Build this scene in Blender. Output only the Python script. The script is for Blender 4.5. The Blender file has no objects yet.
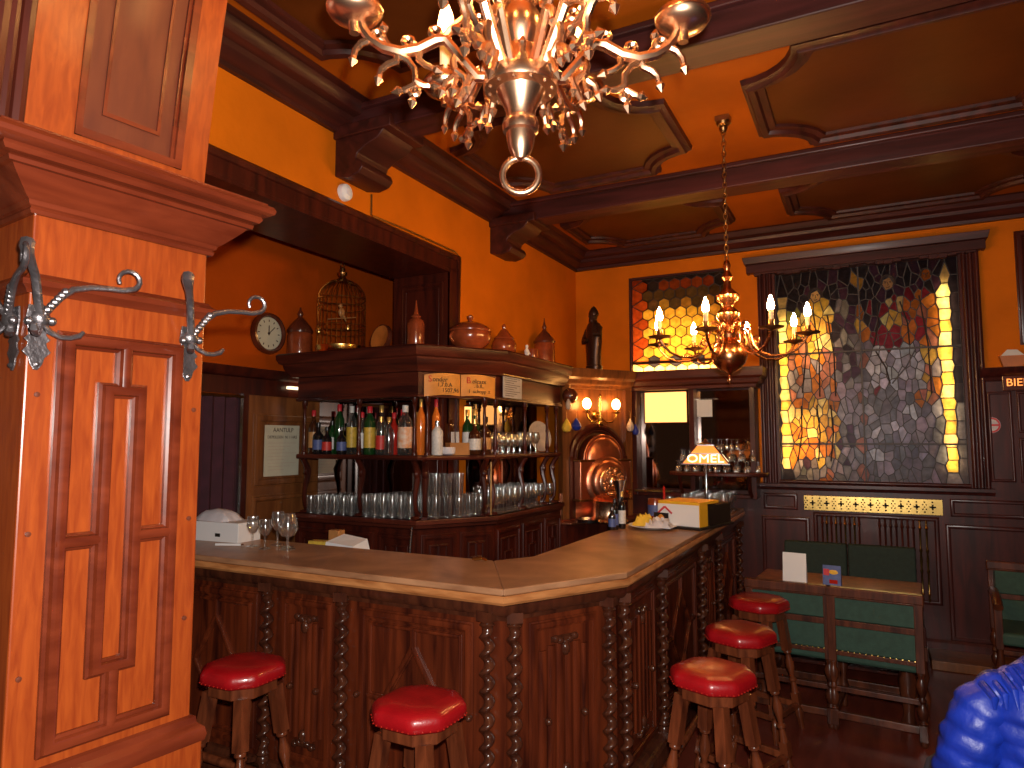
import bpy, bmesh, math, random
from mathutils import Vector, Matrix
R = math.radians
PI = math.pi
SC = bpy.context.scene
COL = SC.collection

# ---------------------------------------------------------------- camera, world, flash, exposure
YAW, PITCH = R(27.4), R(4.726)
cam_d = bpy.data.cameras.new('camera')
cam_d.sensor_width = 36.0
cam_d.lens = 684.0 * 36.0 / 1024.0
cam_d.clip_start = 0.05
cam = bpy.data.objects.new('camera', cam_d)
COL.objects.link(cam)
_f = Vector((-math.sin(YAW) * math.cos(PITCH), math.cos(YAW) * math.cos(PITCH), math.sin(PITCH)))
_r = Vector((math.cos(YAW), math.sin(YAW), 0))
_u = _r.cross(_f)
cam.matrix_world = Matrix(((_r.x, _u.x, -_f.x, 0.0), (_r.y, _u.y, -_f.y, 0.0), (_r.z, _u.z, -_f.z, 1.70), (0, 0, 0, 1)))
SC.camera = cam

world = bpy.data.worlds.new('world')
SC.world = world
world.use_nodes = True
bg = world.node_tree.nodes['Background']
bg.inputs[0].default_value = (1.0, 0.50, 0.26, 1)
bg.inputs[1].default_value = 0.04

fl_d = bpy.data.lights.new('camera_flash', 'SPOT')
fl_d.energy = 250
fl_d.color = (1.0, 0.93, 0.86)
fl_d.spot_size = R(125)
fl_d.spot_blend = 0.15
fl_d.shadow_soft_size = 0.02
flash = bpy.data.objects.new('camera_flash', fl_d)
COL.objects.link(flash)
_q = _f.copy(); _q.z += 0.02
flash.location = Vector((0, 0, 1.70)) + _u * 0.085 + _r * 0.03 + _f * 0.03
flash.rotation_euler = _q.to_track_quat('-Z', 'Y').to_euler()

vs = SC.view_settings
SC.display_settings.display_device = 'sRGB'
vs.view_transform = 'Standard'
vs.look = 'None'
vs.gamma = 1.0
vs.exposure = 0.56
vs.use_curve_mapping = False
cy = SC.cycles
cy.use_denoising = True
cy.max_bounces = 8
cy.diffuse_bounces = 3
cy.glossy_bounces = 4
cy.transmission_bounces = 6
cy.transparent_max_bounces = 24
cy.caustics_reflective = False
cy.caustics_refractive = False
cy.sample_clamp_indirect = 4.0
cy.sample_clamp_direct = 0.0

# ---------------------------------------------------------------- materials
def nt(name):
    m = bpy.data.materials.new(name)
    m.use_nodes = True
    t = m.node_tree
    return m, t.nodes, t.links, t.nodes['Principled BSDF']

def plain(name, col, rough=0.5, metal=0.0, coat=0.0, spec=0.5, noise=0.0, nscale=8.0, bump=0.0, bscale=60.0, col2=None):
    m, n, l, b = nt(name)
    b.inputs['Base Color'].default_value = (*col, 1)
    b.inputs['Roughness'].default_value = rough
    b.inputs['Metallic'].default_value = metal
    b.inputs['Coat Weight'].default_value = coat
    b.inputs['Coat Roughness'].default_value = 0.12
    b.inputs['Specular IOR Level'].default_value = spec
    tc = n.new('ShaderNodeTexCoord')
    if noise or col2:
        tx = n.new('ShaderNodeTexNoise'); tx.inputs['Scale'].default_value = nscale; tx.inputs['Detail'].default_value = 5
        cr = n.new('ShaderNodeValToRGB')
        c2 = col2 or tuple(c * (1 - noise) for c in col)
        cr.color_ramp.elements[0].position = 0.3; cr.color_ramp.elements[0].color = (*c2, 1)
        cr.color_ramp.elements[1].position = 0.7; cr.color_ramp.elements[1].color = (*col, 1)
        l.new(tc.outputs['Object'], tx.inputs['Vector']); l.new(tx.outputs['Fac'], cr.inputs['Fac']); l.new(cr.outputs['Color'], b.inputs['Base Color'])
    if bump:
        t2 = n.new('ShaderNodeTexNoise'); t2.inputs['Scale'].default_value = bscale; t2.inputs['Detail'].default_value = 4
        bp = n.new('ShaderNodeBump'); bp.inputs['Strength'].default_value = bump; bp.inputs['Distance'].default_value = 0.01
        l.new(tc.outputs['Object'], t2.inputs['Vector']); l.new(t2.outputs['Fac'], bp.inputs['Height']); l.new(bp.outputs['Normal'], b.inputs['Normal'])
    return m

def wood(name, c1, c2, rough=0.35, stretch=(6, 6, 0.6), scale=3.0, coat=0.25, bump=0.08):
    m, n, l, b = nt(name)
    tc = n.new('ShaderNodeTexCoord'); mp = n.new('ShaderNodeMapping'); mp.inputs['Scale'].default_value = stretch
    tx = n.new('ShaderNodeTexNoise'); tx.inputs['Scale'].default_value = scale; tx.inputs['Detail'].default_value = 8; tx.inputs['Distortion'].default_value = 0.6
    cr = n.new('ShaderNodeValToRGB')
    cr.color_ramp.elements[0].position = 0.32; cr.color_ramp.elements[0].color = (*c1, 1)
    cr.color_ramp.elements[1].position = 0.68; cr.color_ramp.elements[1].color = (*c2, 1)
    l.new(tc.outputs['Object'], mp.inputs['Vector']); l.new(mp.outputs['Vector'], tx.inputs['Vector'])
    l.new(tx.outputs['Fac'], cr.inputs['Fac']); l.new(cr.outputs['Color'], b.inputs['Base Color'])
    b.inputs['Roughness'].default_value = rough
    b.inputs['Specular IOR Level'].default_value = 0.3
    b.inputs['Coat Weight'].default_value = coat
    b.inputs['Coat Roughness'].default_value = 0.18
    bp = n.new('ShaderNodeBump'); bp.inputs['Strength'].default_value = bump; bp.inputs['Distance'].default_value = 0.004
    l.new(tx.outputs['Fac'], bp.inputs['Height']); l.new(bp.outputs['Normal'], b.inputs['Normal'])
    return m

def emit(name, col, s):
    m, n, l, b = nt(name)
    b.inputs['Base Color'].default_value = (*[min(1, c) for c in col], 1)
    b.inputs['Emission Color'].default_value = (*col, 1)
    b.inputs['Emission Strength'].default_value = s
    return m

def thin_glass(name, tint=(0.95, 0.96, 0.96), base=0.15, refl=1.0, haze=0.10):
    m = bpy.data.materials.new(name); m.use_nodes = True
    t = m.node_tree; n = t.nodes; l = t.links; n.clear()
    out = n.new('ShaderNodeOutputMaterial'); mx = n.new('ShaderNodeMixShader')
    tr = n.new('ShaderNodeBsdfTransparent'); tr.inputs[0].default_value = (*tint, 1)
    gl = n.new('ShaderNodeBsdfGlossy'); gl.inputs['Roughness'].default_value = 0.11; gl.inputs['Color'].default_value = (refl, refl, refl, 1)
    lw = n.new('ShaderNodeLayerWeight'); lw.inputs['Blend'].default_value = 0.35
    mr = n.new('ShaderNodeMapRange'); mr.inputs['To Min'].default_value = base; mr.inputs['To Max'].default_value = 0.75
    df = n.new('ShaderNodeBsdfDiffuse'); df.inputs['Color'].default_value = (0.8, 0.8, 0.8, 1); m2 = n.new('ShaderNodeMixShader'); m2.inputs['Fac'].default_value = haze
    l.new(gl.outputs[0], m2.inputs[1]); l.new(df.outputs[0], m2.inputs[2])
    l.new(lw.outputs['Facing'], mr.inputs['Value']); l.new(mr.outputs['Result'], mx.inputs['Fac'])
    l.new(tr.outputs[0], mx.inputs[1]); l.new(m2.outputs[0], mx.inputs[2]); l.new(mx.outputs[0], out.inputs['Surface'])
    return m

def vcol_glass(name):
    # stained glass: each pane's own colour lets the light from behind it through
    m = bpy.data.materials.new(name); m.use_nodes = True
    t = m.node_tree; n = t.nodes; l = t.links; n.clear()
    out = n.new('ShaderNodeOutputMaterial'); at = n.new('ShaderNodeAttribute'); at.attribute_name = 'pane_colour'
    tl = n.new('ShaderNodeBsdfTranslucent'); gl = n.new('ShaderNodeBsdfPrincipled'); gl.inputs['Roughness'].default_value = 0.3
    mx = n.new('ShaderNodeMixShader'); mx.inputs['Fac'].default_value = 0.12
    tc = n.new('ShaderNodeTexCoord'); tx = n.new('ShaderNodeTexNoise'); tx.inputs['Scale'].default_value = 22; tx.inputs['Detail'].default_value = 3
    mr = n.new('ShaderNodeMapRange'); mr.inputs['From Min'].default_value = 0.3; mr.inputs['From Max'].default_value = 0.7; mr.inputs['To Min'].default_value = 0.55; mr.inputs['To Max'].default_value = 1.1
    mu = n.new('ShaderNodeMix'); mu.data_type = 'RGBA'; mu.blend_type = 'MULTIPLY'; mu.inputs[0].default_value = 1.0
    l.new(tc.outputs['Object'], tx.inputs['Vector']); l.new(tx.outputs['Fac'], mr.inputs['Value'])
    l.new(at.outputs['Color'], mu.inputs[6]); l.new(mr.outputs['Result'], mu.inputs[7])
    l.new(mu.outputs[2], tl.inputs['Color']); l.new(at.outputs['Color'], gl.inputs['Base Color'])
    l.new(tl.outputs[0], mx.inputs[1]); l.new(gl.outputs[0], mx.inputs[2]); l.new(mx.outputs[0], out.inputs['Surface'])
    return m

M = {}
M['pillar'] = wood('pillar_oak', (0.19, 0.028, 0.005), (0.28, 0.052, 0.008), 0.34, (10, 10, 1.2), 7.0, 0.3)
M['pillar_h'] = wood('pillar_oak_moulding', (0.075, 0.011, 0.004), (0.15, 0.026, 0.009), 0.26, (4, 0.8, 4), 4.0, 0.4)
M['pillar_d'] = wood('pillar_oak_dark', (0.075, 0.014, 0.006), (0.13, 0.030, 0.010), 0.5, (5, 5, 0.7), 3.0, 0.08)
M['dark'] = wood('mahogany', (0.030, 0.006, 0.004), (0.080, 0.013, 0.006), 0.32, (6, 6, 0.7), 3.0, 0.15)
M['dark_x'] = wood('mahogany_level', (0.030, 0.006, 0.004), (0.11, 0.020, 0.009), 0.46, (0.7, 0.7, 7), 3.0, 0.08)
M['bar'] = wood('bar_oak', (0.035, 0.006, 0.003), (0.155, 0.028, 0.008), 0.36, (7, 7, 0.6), 3.0, 0.2)
M['bar_d'] = wood('bar_oak_dark', (0.035, 0.010, 0.006), (0.10, 0.028, 0.012), 0.28, (5, 5, 1.5), 4.0, 0.5)
M['top'] = wood('worn_counter_wood', (0.27, 0.125, 0.060), (0.50, 0.26, 0.13), 0.42, (1.2, 1.2, 6), 3.2, 0.2, 0.12)
M['top_edge'] = wood('worn_counter_edge', (0.34, 0.12, 0.035), (0.58, 0.25, 0.085), 0.4, (1.5, 1.5, 8), 4.0, 0.3)
M['beam'] = wood('beam_oak', (0.030, 0.008, 0.007), (0.075, 0.017, 0.016), 0.45, (0.5, 6, 6), 3.0, 0.06, 0.25)
M['beam_y'] = wood('cornice_oak', (0.028, 0.007, 0.005), (0.075, 0.015, 0.010), 0.45, (5, 0.6, 5), 3.0, 0.06, 0.15)
M['wains'] = wood('wainscot_oak', (0.036, 0.009, 0.008), (0.085, 0.016, 0.012), 0.35, (6, 6, 0.8), 3.0, 0.15)
M['plaster'] = plain('ochre_plaster', (0.74, 0.18, 0.006), 0.6, spec=0.08, noise=0.22, nscale=2.5, bump=0.25, bscale=22)
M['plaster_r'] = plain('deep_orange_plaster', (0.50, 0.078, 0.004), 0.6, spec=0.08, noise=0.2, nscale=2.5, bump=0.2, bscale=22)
M['ceil'] = plain('orange_ceiling_paint', (0.42, 0.095, 0.004), 0.5, spec=0.12, noise=0.35, nscale=1.8, bump=0.1, bscale=14)
M['ceil_in'] = plain('brown_ceiling_panel', (0.105, 0.026, 0.004), 0.4, spec=0.2, noise=0.4, nscale=2.2, bump=0.1, bscale=12)
M['floor'] = wood('red_brown_floor', (0.11, 0.020, 0.012), (0.20, 0.040, 0.022), 0.32, (5, 0.7, 1), 2.5, 0.25)
M['red'] = plain('red_leather', (0.42, 0.006, 0.010), 0.34, coat=0.45, noise=0.35, nscale=9, bump=0.12, bscale=90)
M['chair'] = wood('chair_oak', (0.035, 0.009, 0.005), (0.13, 0.034, 0.013), 0.35, (6, 6, 1), 4, 0.3)
M['leg'] = wood('stool_oak', (0.06, 0.014, 0.006), (0.21, 0.052, 0.018), 0.28, (6, 6, 1), 4, 0.5)
M['copper'] = plain('copper', (0.88, 0.34, 0.19), 0.36, 1.0, noise=0.35, nscale=6, bump=0.04, bscale=30)
M['copper_l'] = plain('lamp_copper', (0.78, 0.34, 0.14), 0.25, 1.0, noise=0.3, nscale=6)
M['copper_c'] = plain('polished_copper_brass', (0.95, 0.60, 0.38), 0.27, 1.0)
M['brass'] = plain('brass', (0.85, 0.56, 0.17), 0.25, 1.0, noise=0.3, nscale=12)
M['brass_d'] = plain('aged_brass', (0.42, 0.22, 0.08), 0.34, 1.0, noise=0.4, nscale=10)
M['iron'] = plain('wrought_iron', (0.22, 0.20, 0.21), 0.34, 0.85, noise=0.4, nscale=30, bump=0.25, bscale=80)
M['steel'] = plain('steel', (0.55, 0.56, 0.58), 0.22, 1.0)
M['hole'] = plain('pierced_dark', (0.01, 0.006, 0.003), 0.7)
M['lead'] = plain('lead_came', (0.045, 0.035, 0.035), 0.5, 0.2)
M['mirror'] = plain('aged_mirror', (0.42, 0.36, 0.33), 0.04, 1.0)
M['mirror_d'] = plain('dark_aged_mirror', (0.20, 0.15, 0.13), 0.06, 1.0)
M['glass'] = thin_glass('clear_glass')
M['glass_w'] = thin_glass('pane_glass', (0.9, 0.9, 0.9), 0.08)
M['stained'] = vcol_glass('stained_glass')
M['green'] = plain('green_upholstery', (0.030, 0.075, 0.050), 0.75, noise=0.3, nscale=30, bump=0.15, bscale=160)
M['green_d'] = plain('dark_green_upholstery', (0.018, 0.036, 0.026), 0.8, noise=0.3, nscale=30)
M['white'] = plain('white_paper', (0.80, 0.80, 0.80), 0.6)
M['paper'] = plain('cream_paper', (0.62, 0.60, 0.46), 0.6, noise=0.1, nscale=14)
M['grey_paper'] = plain('grey_printed_paper', (0.50, 0.50, 0.53), 0.6, noise=0.25, nscale=26)
M['cloth'] = plain('white_cloth', (0.72, 0.70, 0.74), 0.8, noise=0.15, nscale=20)
M['ink'] = plain('dark_ink', (0.03, 0.012, 0.01), 0.6)
M['ink_r'] = plain('red_ink', (0.55, 0.03, 0.015), 0.6)
M['vellum'] = plain('orange_vellum', (0.78, 0.32, 0.05), 0.5, noise=0.3, nscale=10)
M['terra'] = plain('glazed_brown_earthenware', (0.33, 0.065, 0.020), 0.22, coat=0.5, noise=0.45, nscale=14)
M['terra_d'] = plain('dark_glazed_earthenware', (0.13, 0.030, 0.014), 0.25, coat=0.5, noise=0.4, nscale=14)
M['black'] = plain('black_lacquer', (0.015, 0.012, 0.012), 0.3)
M['yellow'] = plain('yellow_card', (0.80, 0.44, 0.02), 0.5)
M['yellow_c'] = plain('yellow_napkin', (0.85, 0.55, 0.05), 0.7, noise=0.2, nscale=20)
M['blue'] = plain('blue_padded_nylon', (0.006, 0.030, 0.36), 0.46, noise=0.4, nscale=9, bump=0.5, bscale=22)
M['blue_s'] = plain('blue_glaze', (0.015, 0.035, 0.30), 0.4)
M['skin'] = plain('skin', (0.62, 0.36, 0.25), 0.5)
M['hair'] = plain('brown_hair', (0.05, 0.03, 0.02), 0.6)
M['denim'] = plain('dark_trousers', (0.03, 0.035, 0.06), 0.8)
M['curtain'] = plain('purple_curtain', (0.055, 0.010, 0.022), 0.85, noise=0.4, nscale=12)
M['door'] = wood('door_oak', (0.11, 0.036, 0.012), (0.24, 0.085, 0.024), 0.35, (6, 6, 0.6), 3, 0.3)
M['bulb'] = emit('lit_bulb', (1.0, 0.50, 0.15), 50)
M['bulb_s'] = emit('lit_small_bulb', (1.0, 0.50, 0.15), 250)
M['bulb2'] = emit('lit_lamp_bulb', (1.0, 0.46, 0.12), 34)
M['candle'] = plain('cream_candle_sleeve', (0.80, 0.60, 0.34), 0.5)
M['refl_glow'] = emit('imitated_reflection_glow', (1.0, 0.52, 0.15), 1.15)  # emission imitating a bright window reflected in the mirrors
M['tube'] = emit('lit_tube', (1.0, 0.80, 0.50), 1.5)
M['shade'] = emit('lit_lampshade_glass', (1.0, 0.32, 0.06), 0.55)
M['shade_w'] = emit('lit_lampshade_letters', (1.0, 0.80, 0.50), 1.5)
M['neon'] = emit('orange_sign_letters', (1.0, 0.30, 0.06), 1.1)
M['g_green'] = plain('green_bottle_glass', (0.010, 0.050, 0.012), 0.08, coat=0.6)
M['g_brown'] = plain('brown_bottle_glass', (0.050, 0.014, 0.005), 0.08, coat=0.6)
M['g_black'] = plain('dark_bottle_glass', (0.010, 0.009, 0.010), 0.08, coat=0.6)
M['g_amber'] = plain('amber_liquor', (0.70, 0.17, 0.02), 0.1, coat=0.6)
M['g_red'] = plain('red_liquor', (0.42, 0.02, 0.012), 0.1, coat=0.6)
M['g_clear'] = thin_glass('clear_bottle_glass', (0.80, 0.84, 0.82), 0.12)
M['cap_red'] = plain('red_foil', (0.55, 0.02, 0.03), 0.35)
M['cap_gold'] = plain('gold_foil', (0.75, 0.45, 0.12), 0.3, 0.7)
M['lab_yel'] = plain('yellow_label', (0.72, 0.48, 0.06), 0.5, noise=0.35, nscale=40)
M['lab_wht'] = plain('white_label', (0.74, 0.72, 0.68), 0.5, noise=0.25, nscale=50)
M['lab_org'] = plain('orange_white_label', (0.80, 0.70, 0.58), 0.5, nscale=26, col2=(0.72, 0.25, 0.04))
M['lab_gld'] = plain('gold_label', (0.60, 0.30, 0.10), 0.45, noise=0.3, nscale=40)
M['lab_blu'] = plain('blue_label', (0.10, 0.14, 0.36), 0.5, noise=0.3, nscale=40)
M['lab_red'] = plain('red_label', (0.62, 0.04, 0.03), 0.5, noise=0.2, nscale=40)
M['tan'] = plain('tan_wooden_box', (0.48, 0.22, 0.07), 0.5, noise=0.3, nscale=10)
M['stone'] = plain('pale_disc', (0.60, 0.48, 0.38), 0.6, noise=0.2, nscale=30)
M['sticker_r'] = plain('red_sticker', (0.62, 0.05, 0.06), 0.5)
M['bronze'] = plain('dark_bronze', (0.050, 0.022, 0.014), 0.35, 0.5)
M['plate_o'] = plain('orange_wood_plate', (0.60, 0.18, 0.03), 0.4, noise=0.3, nscale=10)

# ---------------------------------------------------------------- mesh helpers
class MB:
    def __init__(s):
        s.v = []; s.f = []; s.m = []
    def add(s, vs, fs, m=0, X=None):
        o = len(s.v)
        s.v += [(X @ Vector(p)) if X is not None else Vector(p) for p in vs]
        s.f += [tuple(i + o for i in f) for f in fs]
        s.m += [m] * len(fs)
        return s
    def box(s, x0, x1, y0, y1, z0, z1, m=0, X=None):
        vs = [(x, y, z) for x in (x0, x1) for y in (y0, y1) for z in (z0, z1)]
        return s.add(vs, [(0, 1, 3, 2), (4, 6, 7, 5), (0, 4, 5, 1), (2, 3, 7, 6), (0, 2, 6, 4), (1, 5, 7, 3)], m, X)
    def prism(s, poly, z0, z1, m=0, X=None):
        n = len(poly)
        vs = [(x, y, z0) for x, y in poly] + [(x, y, z1) for x, y in poly]
        fs = [tuple(range(n))[::-1], tuple(range(n, 2 * n))] + [(i, (i + 1) % n, n + (i + 1) % n, n + i) for i in range(n)]
        return s.add(vs, fs, m, X)
    def lathe(s, prof, n=16, X=None, m=0, caps=True, sq=None):
        vs = []; fs = []
        for r, z in prof:
            for k in range(n):
                a = 2 * PI * k / n
                vs.append((r * math.cos(a), r * math.sin(a), z))
        for i in range(len(prof) - 1):
            for k in range(n):
                k2 = (k + 1) % n
                fs.append((i * n + k, i * n + k2, (i + 1) * n + k2, (i + 1) * n + k))
        if caps:
            fs.append(tuple(range(n))[::-1]); o = (len(prof) - 1) * n; fs.append(tuple(range(o, o + n)))
        return s.add(vs, fs, m, X)
    def tube(s, pts, r, n=8, closed=False, m=0, X=None, flat=1.0):
        P = [Vector(p) for p in pts]; N = len(P); vs = []; fs = []
        rs = r if isinstance(r, (list, tuple)) else [r] * N
        up = None
        for i in range(N):
            if closed: t = P[(i + 1) % N] - P[i - 1]
            else: t = P[min(i + 1, N - 1)] - P[max(i - 1, 0)]
            t = t.normalized() if t.length > 1e-9 else Vector((0, 0, 1))
            if up is None:
                up = Vector((0, 0, 1)) if abs(t.z) < 0.9 else Vector((1, 0, 0))
            a = t.cross(up)
            if a.length < 1e-6: a = t.orthogonal()
            a.normalize(); b = a.cross(t).normalized(); up = b
            for k in range(n):
                w = 2 * PI * k / n
                vs.append(P[i] + a * (rs[i] * math.cos(w) * flat) + b * (rs[i] * math.sin(w)))
        for i in range(N if closed else N - 1):
            j = (i + 1) % N
            for k in range(n):
                k2 = (k + 1) % n
                fs.append((i * n + k, i * n + k2, j * n + k2, j * n + k))
        if not closed:
            fs.append(tuple(range(n))[::-1]); o = (N - 1) * n; fs.append(tuple(range(o, o + n)))
        return s.add(vs, fs, m, X)
    def ball(s, c, r, nu=12, nv=8, m=0, X=None):
        rx, ry, rz = r if isinstance(r, (tuple, list)) else (r, r, r)
        vs = [(c[0], c[1], c[2] - rz)]; fs = []
        for i in range(1, nv):
            a = PI * i / nv
            for k in range(nu):
                b = 2 * PI * k / nu
                vs.append((c[0] + rx * math.sin(a) * math.cos(b), c[1] + ry * math.sin(a) * math.sin(b), c[2] - rz * math.cos(a)))
        vs.append((c[0], c[1], c[2] + rz)); L = len(vs) - 1
        for k in range(nu):
            fs.append((0, 1 + (k + 1) % nu, 1 + k)); o = 1 + (nv - 2) * nu
            fs.append((o + k, o + (k + 1) % nu, L))
        for i in range(nv - 2):
            for k in range(nu):
                a = 1 + i * nu + k; b = 1 + i * nu + (k + 1) % nu
                fs.append((a, b, b + nu, a + nu))
        return s.add(vs, fs, m, X)
    def bar(s, p0, p1, w, h=None, m=0, X=None, up=(0, 0, 1)):
        h = h or w; p0 = Vector(p0); p1 = Vector(p1); t = (p1 - p0).normalized(); u = Vector(up)
        if abs(t.dot(u)) > 0.98: u = Vector((0, 1, 0))
        a = t.cross(u).normalized() * (w / 2); b = a.cross(t).normalized() * (h / 2)
        vs = [p + a * i + b * j for p in (p0, p1) for i, j in ((-1, -1), (1, -1), (1, 1), (-1, 1))]
        return s.add(vs, [(3, 2, 1, 0), (4, 5, 6, 7), (0, 1, 5, 4), (1, 2, 6, 5), (2, 3, 7, 6), (3, 0, 4, 7)], m, X)
    def strip(s, F, p0, p1, w, h, base=0.0, m=0):
        # moulded strip lying on a face; F maps (u, out, z)
        a = Vector((p0[0], 0, p0[1])); b = Vector((p1[0], 0, p1[1])); t = (b - a).normalized(); q = Vector((-t.z, 0, t.x))
        pr = [(-.5, 0), (-.5, .35), (-.34, .5), (-.26, .9), (-.1, 1), (.1, 1), (.26, .9), (.34, .5), (.5, .35), (.5, 0)]
        n = len(pr)
        vs = [e + q * (x * w) + Vector((0, base + y * h, 0)) for e in (a, b) for x, y in pr]
        fs = [(i, (i + 1) % n, n + (i + 1) % n, n + i) for i in range(n)] + [tuple(range(n))[::-1], tuple(range(n, 2 * n))]
        return s.add(vs, fs, m, F)
    def frame(s, F, u0, u1, z0, z1, w, h, base=0.0, m=0):
        e = w / 2
        P = F @ Matrix(((1, 0, 0, 0), (0, 0, 1, 0), (0, 1, 0, 0), (0, 0, 0, 1)))
        pr = [(-.5, 0), (-.5, .35), (-.34, .5), (-.26, .9), (-.1, 1), (.1, 1), (.26, .9), (.34, .5), (.5, .35), (.5, 0)]
        return s.sweep([(u0 + e, z0 + e), (u1 - e, z0 + e), (u1 - e, z1 - e), (u0 + e, z1 - e)], [(x * w, base + y * h) for x, y in pr], True, m, P)
    def sweep(s, path, prof, closed=False, m=0, X=None):
        # profile (out, z) carried along a level path; out is to the right of travel, corners mitred
        P = [Vector((p[0], p[1])) for p in path]; N = len(P); k = len(prof); vs = []; fs = []
        for i in range(N):
            d0 = (P[i] - P[i - 1]) if (closed or i > 0) else (P[1] - P[0])
            d1 = (P[(i + 1) % N] - P[i]) if (closed or i < N - 1) else (P[-1] - P[-2])
            d0.normalize(); d1.normalize()
            n0 = Vector((d0.y, -d0.x)); n1 = Vector((d1.y, -d1.x)); q = n0 + n1
            if q.length < 1e-6: q = n0
            q = q.normalized(); q = q / max(0.25, q.dot(n0))
            for o, z in prof:
                vs.append((P[i].x + q.x * o, P[i].y + q.y * o, z))
        for i in range(N if closed else N - 1):
            j = (i + 1) % N
            for a in range(k - 1):
                fs.append((i * k + a, j * k + a, j * k + a + 1, i * k + a + 1))
        if not closed:
            fs.append(tuple(range(k))); fs.append(tuple(range((N - 1) * k, N * k))[::-1])
        return s.add(vs, fs, m, X)
    def build(s, name, mat, parent=None, world=False, bevel=0.0, smooth=40, fixn=True, seg=2):
        me = bpy.data.meshes.new(name)
        vs = s.v
        if parent is not None and world:
            inv = wmat(parent).inverted(); vs = [inv @ p for p in vs]
        me.from_pydata([tuple(p) for p in vs], [], s.f)
        mats = mat if isinstance(mat, (list, tuple)) else [mat]
        for x in mats: me.materials.append(x)
        me.polygons.foreach_set('material_index', s.m)
        if fixn:
            b = bmesh.new(); b.from_mesh(me); bmesh.ops.recalc_face_normals(b, faces=b.faces); b.to_mesh(me); b.free()
        if smooth:
            me.polygons.foreach_set('use_smooth', [True] * len(me.polygons)); me.set_sharp_from_angle(angle=R(smooth))
        o = bpy.data.objects.new(name, me); COL.objects.link(o)
        if parent is not None: o.parent = parent
        if bevel:
            bv = o.modifiers.new('bevel', 'BEVEL'); bv.width = bevel; bv.segments = seg; bv.limit_method = 'ANGLE'; bv.angle_limit = R(35)
        return o

def wmat(o):
    m = o.matrix_basis.copy()
    while o.parent is not None:
        o = o.parent; m = o.matrix_basis @ m
    return m

def thing(name, label, cat, loc=(0, 0, 0), rz=0.0, group=None, kind=None):
    o = bpy.data.objects.new(name, None); COL.objects.link(o)
    o.location = loc; o.rotation_euler = (0, 0, rz); o.empty_display_size = 0.1
    return tag(o, label, cat, group, kind)

def tag(o, label=None, cat=None, group=None, kind=None):
    if label: o['label'] = label
    if cat: o['category'] = cat
    if group: o['group'] = group
    if kind: o['kind'] = kind
    return o

def copy_tree(root, loc=None, rz=None, label=None, group=None):
    r = root.copy(); COL.objects.link(r)
    if loc is not None: r.location = loc
    if rz is not None: r.rotation_euler = (0, 0, rz)
    if label: r['label'] = label
    if group: r['group'] = group
    def rec(a, b):
        for c in list(a.children):
            d = c.copy(); COL.objects.link(d); d.parent = b; rec(c, d)
    rec(root, r)
    return r

def T(x, y, z): return Matrix.Translation((x, y, z))
def RZ(a): return Matrix.Rotation(a, 4, 'Z')
def RX(a): return Matrix.Rotation(a, 4, 'X')
def RY(a): return Matrix.Rotation(a, 4, 'Y')

def face_m(ox, oy, dx, dy):
    # face frame: u along (dx,dy), out to the right of it, z up
    L = math.hypot(dx, dy); dx /= L; dy /= L
    return Matrix(((dx, dy, 0, ox), (dy, -dx, 0, oy), (0, 0, 1, 0), (0, 0, 0, 1)))

def text(name, body, size, mat, X, parent=None, depth=0.001, align='CENTER'):
    cu = bpy.data.curves.new(name, 'FONT'); cu.body = body; cu.size = size; cu.extrude = depth; cu.align_x = align; cu.align_y = 'CENTER'
    cu.resolution_u = 3
    t = bpy.data.objects.new(name, cu); COL.objects.link(t)
    bpy.context.view_layer.update()
    me = bpy.data.meshes.new_from_object(t.evaluated_get(bpy.context.evaluated_depsgraph_get()))
    bpy.data.objects.remove(t); bpy.data.curves.remove(cu)
    if parent is not None: X = wmat(parent).inverted() @ X
    me.transform(X); me.materials.clear(); me.materials.append(mat)
    o = bpy.data.objects.new(name, me); COL.objects.link(o)
    if parent is not None: o.parent = parent
    return o

def textX(F, u, out, z, flip=False):
    # text plane on a face: text x -> u, text y -> z, text z -> out
    A = Matrix(((1, 0, 0, u), (0, 0, 1, out), (0, 1, 0, z), (0, 0, 0, 1)))
    if flip: A = A @ Matrix.Diagonal((-1, 1, 1, 1))
    return F @ A

def struct(o): o['kind'] = 'structure'; return o

# ================================================================ the room
XL, YB, ZC = -2.625, 6.5, 3.58
RIGHT = 3.4
struct(MB().box(-4.6, RIGHT + .2, -1.5, 6.9, -0.12, 0).build('floor', M['floor'], smooth=0))
struct(MB().box(-4.6, RIGHT + .2, 0.3, 6.9, ZC, ZC + .12).build('ceiling', M['ceil'], smooth=0))
struct(MB().box(-4.6, RIGHT + .2, -1.5, 0.3, ZC, ZC + .12).build('ceiling.001', M['ceil'], smooth=0))

# back wall: plaster with two openings for the windows, wainscot below
wb = MB()
W1 = (-0.76, 0.76, 1.31, 3.25); W2 = (-2.055, -1.10, 2.30, 3.31)
wb.box(-4.0, W2[0], YB, YB + .12, 0, ZC)
wb.box(W2[0], W2[1], YB, YB + .12, 0, W2[2]); wb.box(W2[0], W2[1], YB, YB + .12, W2[3], ZC)
wb.box(W2[1], W1[0], YB, YB + .12, 0, ZC)
wb.box(W1[0], W1[1], YB, YB + .12, 0, W1[2]); wb.box(W1[0], W1[1], YB, YB + .12, W1[3], ZC)
wb.box(W1[1], RIGHT + .2, YB, YB + .12, 0, ZC)
struct(wb.build('wall_back', M['plaster'], smooth=0))
wl = MB()
wl.box(-3.10, XL, 1.0, 4.19, 2.93, ZC)
wl.box(-3.10, XL, 4.19, YB, 0, ZC)
struct(wl.build('wall_left', M['plaster'], smooth=0))
struct(MB().box(-4.12, -4.0, 0.6, 6.3, 0, 3.4).build('wall_alcove', M['plaster_r'], smooth=0))
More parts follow.
